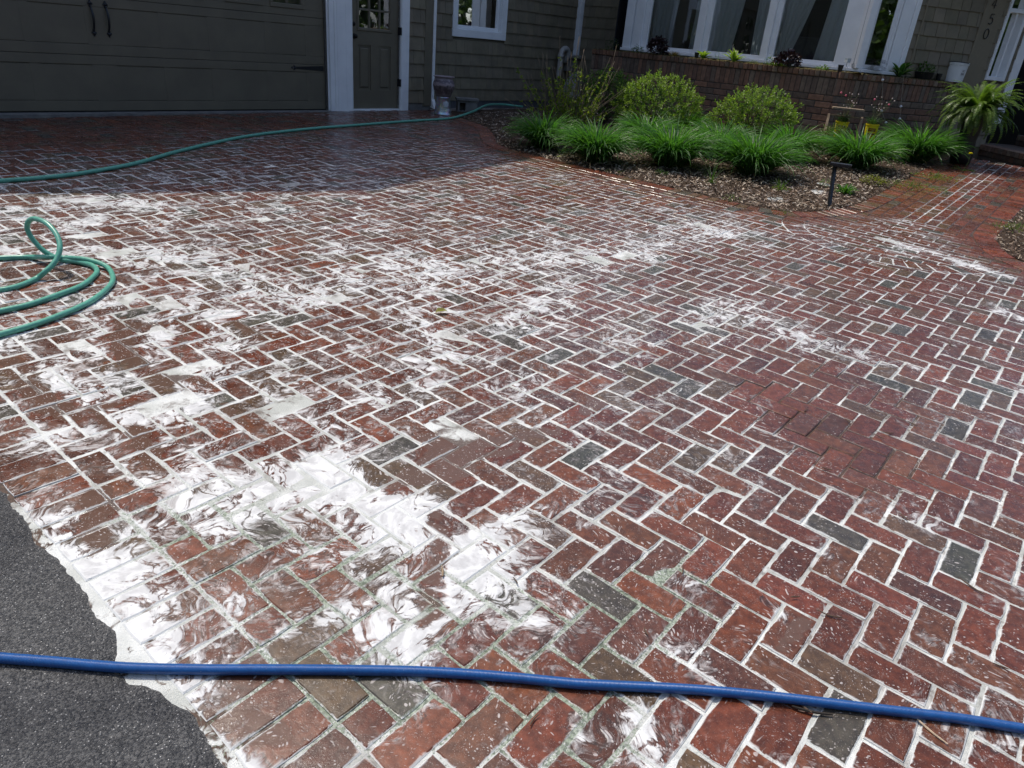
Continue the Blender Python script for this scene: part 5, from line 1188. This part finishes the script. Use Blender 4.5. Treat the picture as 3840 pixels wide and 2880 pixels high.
fw = unit(np.array([CAM0[0] - P[0], CAM0[1] - P[1], 0])); rt_ = np.array([-fw[1], fw[0], 0]); m = MB(); cc = unit(fw + rt_ * .45); r_ = rb0 * .872 + .004; sd_ = np.array([-cc[1], cc[0], 0])
m.add([cc * (r_ + .002) + np.array([0, 0, hb * .62])] + [cc * (r_ - .012 * abs(math.cos(a_)) * 1.0) + sd_ * .05 * math.cos(a_) + np.array([0, 0, hb * .62 + .05 * math.sin(a_)]) - cc * .06 * (.05 * math.sin(a_)) * 3 for a_ in np.linspace(0, 2 * math.pi, 16, endpoint=False)], [(0, i + 1, (i + 1) % 16 + 1) for i in range(16)]); m.build('sticker', mat_plain('pale_sticker', (.5, .53, .55), .6), t)
hu = 72 * dG / F_PX / 1.07 + .02; ru = 79 * dG / F_PX / 2; U0 = P + np.array([0, 0, hb + .001])
def mat_urn():
    t = NT('drip_glaze'); p = t.obj(); n = t.noise(t.vmul(p, (1, 1, .8)), 22, 5, .6); s = t.n('ShaderNodeSeparateXYZ'); t.t.links.new(p, s.inputs[0]); z = t.add(s.outputs[2], t.mul(t.sub(n, .5), .10))
    c = t.mix(t.sm(z, .155, .175), t.mix(t.sm(n, .4, .65), (.075, .055, .055), (.20, .15, .15)), (.30, .24, .25)); c = t.mix(t.mul(t.sm(z, .20, .215), t.sm(z, .235, .25, 1, 0)), c, (.13, .10, .12)); c = t.mix(t.sm(z, .02, .05, 1, 0), c, (.16, .13, .13))
    return t.done(t.bsdf(c, .45, 0, t.bump(n, .3, .01)))
t = thing('urn', U0, 'round glazed clay urn with a flat rim standing on the upturned pail', 'urn')
m = MB(); m.lathe([(ru * .70, 0), (ru * .74, .01), (ru * .76, hu * .14), (ru * .93, hu * .32), (ru * 1.0, hu * .52), (ru * .98, hu * .66), (ru * .83, hu * .82), (ru * .80, hu * .90), (ru * .90, hu * .925), (ru * .98, hu * .935), (ru * .98, hu * .965), (ru * .90, hu * .975), (ru * .72, hu * .93), (ru * .70, hu * .6), (.001, hu * .5)], (0, 0, 0), 44); m.build('body', mat_urn(), t, angle=30)
# cinder block lying by the pail
P = on((1752, 424), dz=.0); t = thing('cinder_block', P, 'grey concrete block lying on its side right of the pail', 'concrete block'); F_ = Frame(P, 14); F_.P0[2] = P[2]; m = MB(); l_, hh_, dp = .34, .19, .19
for a_, b_, c_, d_ in ((-l_ / 2, l_ / 2, 0, .032), (-l_ / 2, l_ / 2, hh_ - .032, hh_), (-l_ / 2, -l_ / 2 + .035, .032, hh_ - .032), (l_ / 2 - .205, l_ / 2, .032, hh_ - .032)): m.fbox(F_, a_, b_, -dp, 0, c_, d_, bev=.004)
m.fbox(F_, -l_ / 2 - .02, l_ / 2 + .02, -dp - .01, .02, hh_ + .001, hh_ + .045, bev=.006); m.fbox(F_, -l_ / 2 + .03, l_ / 2 - .2, -dp, -dp + .03, .033, hh_ - .033)
m.build('block', M_CONC, t, P)
# hose reel behind the twiggy shrub
P = onbed((2105, 405)); dR = depth_of(P) * 1.0; P = W2(W2.sz((2095, 330))[0], .35, float(P[2])); t = thing('hose_reel', P, 'round hose reel of coiled hose standing behind the twiggy shrub', 'hose reel')
m = MB(); cz = float(W2.sz((2100, 330), .35)[1]) - float(P[2])
for k, rr_ in enumerate((.24, .215, .19, .23)): m.tube([np.array(W2.u) * rr_ * math.cos(a_) + W2.n * (.02 * k) + np.array([0, 0, cz + rr_ * math.sin(a_)]) for a_ in np.linspace(0, 2 * math.pi, 36)], .013, 8, (.30, .34, .33))
m.build('coil', mat_plain('grey_hose', (.30, .34, .33), .5), t, smooth=True); m = MB()
for sgn in (-1, 1): m.tube([np.array(W2.u) * .16 * sgn + [0, 0, 0], np.array(W2.u) * .03 * sgn + [0, 0, cz], np.array(W2.u) * -.13 * sgn + [0, 0, cz + .34]], .010, 6, (.30, .30, .29))
m.build('frame', M_STEM, t)
# black path light
P = onbed((3108, 778)); dP = depth_of(P); t = thing('path_light', P, 'slim black garden path light with a flat square head at the bed corner', 'path light')
topP = at((3132, 618), dP); dv = topP - P; m = MB(); wpx = 17 * dP / F_PX / 2; zt = float(dv[2])
lx, ly = float(dv[0]), float(dv[1]); ang = R(20)
def post(mb, z0, z1, w):
    k0, k1 = z0 / zt, z1 / zt; p = []
    for z, kk in ((z0, k0), (z1, k1)):
        for a_ in (0, 1, 2, 3): x = w * 1.0 * math.cos(ang + math.pi / 4 + a_ * math.pi / 2); y = w * math.sin(ang + math.pi / 4 + a_ * math.pi / 2); p.append((lx * kk + x, ly * kk + y, z))
    mb.hexa(p)
post(m, -.05, .028, wpx * .62); m.build('ground_stake', M_BLACK, t); m = MB(); post(m, .03, zt - .004, wpx * .9); m.build('post', M_BLACK, t)
q0 = at((3118, 615), dP) - P; q1 = at((3190, 622), dP * .99) - P; hv = unit(np.array([q1[0] - q0[0], q1[1] - q0[1], 0])); hl = float((q1 - q0) @ hv); m = MB(); m.box((q0[0] + hv[0] * hl / 2, q0[1] + hv[1] * hl / 2, zt + .012), (hl + .02, .10, .022), math.atan2(hv[1], hv[0])); m.box((q0[0] + hv[0] * hl * .5, q0[1] + hv[1] * hl * .5, zt - .006), (hl * .8, .09, .008), math.atan2(hv[1], hv[0])); m.build('lamp_head', M_BLACK, t)
# glass droplets hung on fine wires from the planter
M_CRYS = NT('crystal'); M_CRYS = M_CRYS.done(M_CRYS.bsdf((.75, .76, .78), .08, 0, None, .8))
def drops(s_px, n, pts, label):
    top = PR(PR.sz(s_px, n)[0], n, PZ - .005); t = thing('crystal_strand', top, label, 'garden ornament', 'crystal ornaments hanging at the planter'); m = MB(); w = MB(); prev = np.zeros(3); path = [np.array(PR.n) * -.06 + [0, 0, .03], np.array([0, 0, .02])]
    for q in pts:
        s, z = PR.sz(q, n); c = PR(s, n, z) - top; path.append(c); r_ = .021; m = MB()
        m.lathe([(r_ * .1, -r_), (r_ * .75, -r_ * .5), (r_, .1 * r_), (r_ * .7, r_ * .7), (r_ * .1, r_)], tuple(c), 10); m.build('drop', M_CRYS, t)
    w.tube(path, .0025, 5, (.45, .40, .3)); w.build('wire', M_STEM, t)
drops((3395, 265), .06, ((3378, 400), (3374, 446)), 'fine wire with two clear drops hanging below the cream-edged hosta'); drops((3308, 275), .06, ((3310, 300),), 'single bright clear drop hanging below the bronze seedling'); drops((3310, 285), .075, ((3306, 416), (3322, 460)), 'faint clear drops hanging low on the shaded planter side above the grass')

# ================================================================== HOSES
def mat_hose(name, col, rib=0.0):
    t = NT(name); p = t.pos(); n = t.noise(p, 60, 4, .6); c = t.mix(t.sm(n, .35, .65), t.mix(1.0, col, (.8, .82, .85), 'MULTIPLY'), col); c = t.mix(t.sm(t.noise(p, 260, 3, .7), .66, .74), c, t.mix(.35, col, (.7, .72, .7)))
    w = t.n('ShaderNodeTexWave', wave_type='BANDS'); t.t.links.new(p, w.inputs[0]); w.inputs['Scale'].default_value = 95; w.inputs['Distortion'].default_value = .6
    h = t.add(t.mul(n, .6), t.mul(w.outputs['Fac'], rib)); return t.done(t.bsdf(c, .34, 0, t.bump(h, .45, .0016), .5))
M_GREEN = mat_hose('green_hose', (.115, .40, .29)); M_BLUE = mat_hose('blue_hose', (.010, .085, .29), .8)
rb = .0130
def z_lo(x, y): 
    b = ab(x, y)[1]; return np.where(b < ASPH_B, zplane(x, y) - .004, pz(x, y))
bl = [on(q, pz, rb) for q in ((0, 2467), (200, 2482), (460, 2503), (760, 2511), (1000, 2511), (1300, 2513), (1600, 2519), (1900, 2539), (2150, 2563), (2300, 2571), (2600, 2586), (2900, 2613), (3300, 2660), (3600, 2695), (3840, 2733))]
bl = [bl[0] + (bl[0] - bl[1]) * 5 + [0, .06, 0], bl[0] + (bl[0] - bl[1]) * 2.2] + bl + [bl[-1] + (bl[-1] - bl[-2]) * 2.5, bl[-1] + (bl[-1] - bl[-2]) * 6]
m = MB(); m.tube(spline(bl, 14), rb, 14); tag(m.build('garden_hose', M_BLUE, None, smooth=True), 'blue rubber hose lying straight across the front of the picture', 'hose')
rg = .0175
gl_ = [on(q, pz, rg) for q in ((0, 678), (150, 667), (300, 650), (500, 614), (650, 572), (800, 536), (950, 507), (1150, 484), (1350, 468), (1550, 453), (1690, 443))]
gl_ = [gl_[0] + (gl_[0] - gl_[1]) * 6, gl_[0] + (gl_[0] - gl_[1]) * 2] + gl_ + [onbed((1770, 431)) + [0, 0, .05], onbed((1825, 410)) + [0, 0, .07], onbed((1880, 400)) + [0, 0, .04], onbed((1960, 400))]
m = MB(); m.tube(spline(gl_, 10), rg, 12); tag(m.build('garden_hose', M_GREEN, None, smooth=True), 'long green hose stretched across the shade to the twiggy shrub', 'hose')
def zc(x, y): return (0 + x * .546, 760 + y * .546)
def og(x, y, dz=0.0): return on(zc(x, y), pz, .0145 + dz)
A_ = [og(0, 905), og(200, 848), og(400, 778), og(600, 690), og(720, 606), og(775, 535), og(757, 465), og(700, 422, .012), og(600, 392, .02), og(520, 382, .018), og(430, 378, .012), og(330, 374, .03), og(200, 374), og(0, 380)]
A_ = [A_[0] + (A_[0] - A_[1]) * 3] + A_ + [A_[-1] + (A_[-1] - A_[-2]) * 2]
B_ = [og(0, 745), og(200, 700), og(400, 632), og(560, 570), og(650, 500), og(665, 462), og(630, 430, .004), og(560, 412), og(470, 398), og(430, 394)]
B_ = [B_[0] + (B_[0] - B_[1]) * 3] + B_
d0 = depth_of(og(400, 388)); d1 = depth_of(og(245, 525))
lp = [(372, 372), (330, 350), (285, 318), (240, 270), (205, 222), (187, 175), (193, 135), (218, 113), (250, 112), (300, 130), (345, 165), (385, 215), (408, 270), (410, 325), (390, 385), (358, 430), (310, 475)]
for i, q in enumerate(lp):
    u = (i + 1) / (len(lp) + 1); dd = d0 + (d1 - d0) * (u ** 1.3); Pq = at(zc(*q), dd); Pq[2] = max(Pq[2], float(pz(Pq[0], Pq[1])) + .0145); B_.append(Pq)
B_ += [og(250, 520), og(150, 565), og(60, 590), og(0, 600)]; B_ += [B_[-1] + (B_[-1] - B_[-2]) * 3]
m = MB(); m.tube(spline(A_, 9), .0142, 12); m.tube(spline(B_, 9), .0142, 12); tag(m.build('garden_hose', M_GREEN, None, smooth=True), 'coiled green hose with an upright loop at the left edge of the drive', 'hose')

# ================================================================== DEBRIS ON THE BRICKS
def twig(q, L, rz, label='thin dry brown twig lying on the wet bricks', group='dry twigs scattered on the bricks', r=.0022, col=(.10, .065, .04), bend=.3):
    P = on(q, pz, .003); m = MB(); pts = []
    for u in np.linspace(-.5, .5, 6): pts.append((math.cos(rz) * L * u - math.sin(rz) * bend * L * (u * u), math.sin(rz) * L * u + math.cos(rz) * bend * L * (u * u), .002 + .004 * abs(u)))
    m.tube(pts, [r * .6, r, r * 1.1, r, r * .9, r * .5], 6, col); o = m.build('twig', M_STEM); o.location = tuple(P); return tag(o, label, 'twig', group)
rs = np.random.default_rng(31)
for q, L in (((3110, 2310), .07), ((3640, 2200), .09), ((3010, 2650), .05), ((2980, 2240), .03), ((3330, 1625), .05), ((3180, 1580), .04), ((3420, 1590), .05), ((3560, 1290), .10), ((3020, 1540), .05), ((2700, 1230), .06), ((3100, 1760), .04), ((3390, 1940), .05), ((1935, 2180), .03), ((2420, 2370), .03), ((3300, 1640), .04), ((3750, 2500), .04), ((2000, 2700), .04), ((2560, 2140), .04)):
    twig(q, L, rs.uniform(0, 3.1), bend=rs.uniform(-.4, .4))
twig((3045, 2672), .10, -.15, 'black wet stick under the blue hose at lower right', None, .0035, (.02, .014, .01), .15)
twig((3490, 2745), .085, -1.0, 'pale straw-coloured stick on clean bricks below the blue hose', None, .0025, (.55, .43, .30), .1)
twig((1660, 2145), .045, 1.75, 'short tan stick standing out in the white foam above the blue hose', None, .0035, (.30, .22, .14), .1)
def fallen_leaf(q, s, rz, col, label):
    P = on(q, pz, .004); m = MB(); leafq(m, (-s * .5 * math.cos(rz), -s * .5 * math.sin(rz), .004), (math.cos(rz), math.sin(rz), .12), (0, 0, 1.0), s, s * .6, col, .35); o = m.build('fallen_leaf', M_LEAF); o.location = tuple(P); tag(o, label, 'leaf')
fallen_leaf((1655, 1172), .075, .5, (.30, .26, .08), 'curled yellow-brown leaf on the foamy bricks in the middle of the drive'); fallen_leaf((2098, 590), .08, .2, (.55, .50, .36), 'pale fallen leaf on the bed edge at the foot of the bright green clump')

# ---- woodland across the road, behind the viewpoint (seen mirrored in the panes)
mb = MB(); rs = np.random.default_rng(77)
for k in range(20):
    cx, cy = (-30 + 5.0 * k + rs.uniform(-1.5, 1.5), -15 + rs.uniform(-4, 3)) if k < 13 else (30 + rs.uniform(-3, 3), -12 + 5 * (k - 13) + rs.uniform(-1, 1)); hgt = rs.uniform(8, 12)
    mb.tube([(cx, cy, -.4), (cx + rs.normal(0, .2), cy, hgt * .4), (cx + rs.normal(0, .5), cy, hgt * .8)], [.28, .2, .06], 8, (.09, .07, .05))
    for j in range(1500):
        d = unit(rs.normal(0, 1, 3)); f = rs.uniform(.45, 1.0) ** .5; p = np.array([cx, cy, hgt * .56]) + d * np.array([3.6, 3.2, hgt * .46]) * f * (1 + .2 * math.sin(5 * math.atan2(d[1], d[0]) + k)); g = rs.uniform(.6, 1.3)
        leafq(mb, p, unit(rs.normal(0, 1, 3)), unit(rs.normal(0, 1, 3)), .62, .42, (.055 * g, .095 * g, .025 * g))
tag(mb.build('woodland', M_LEAF), kind='stuff')
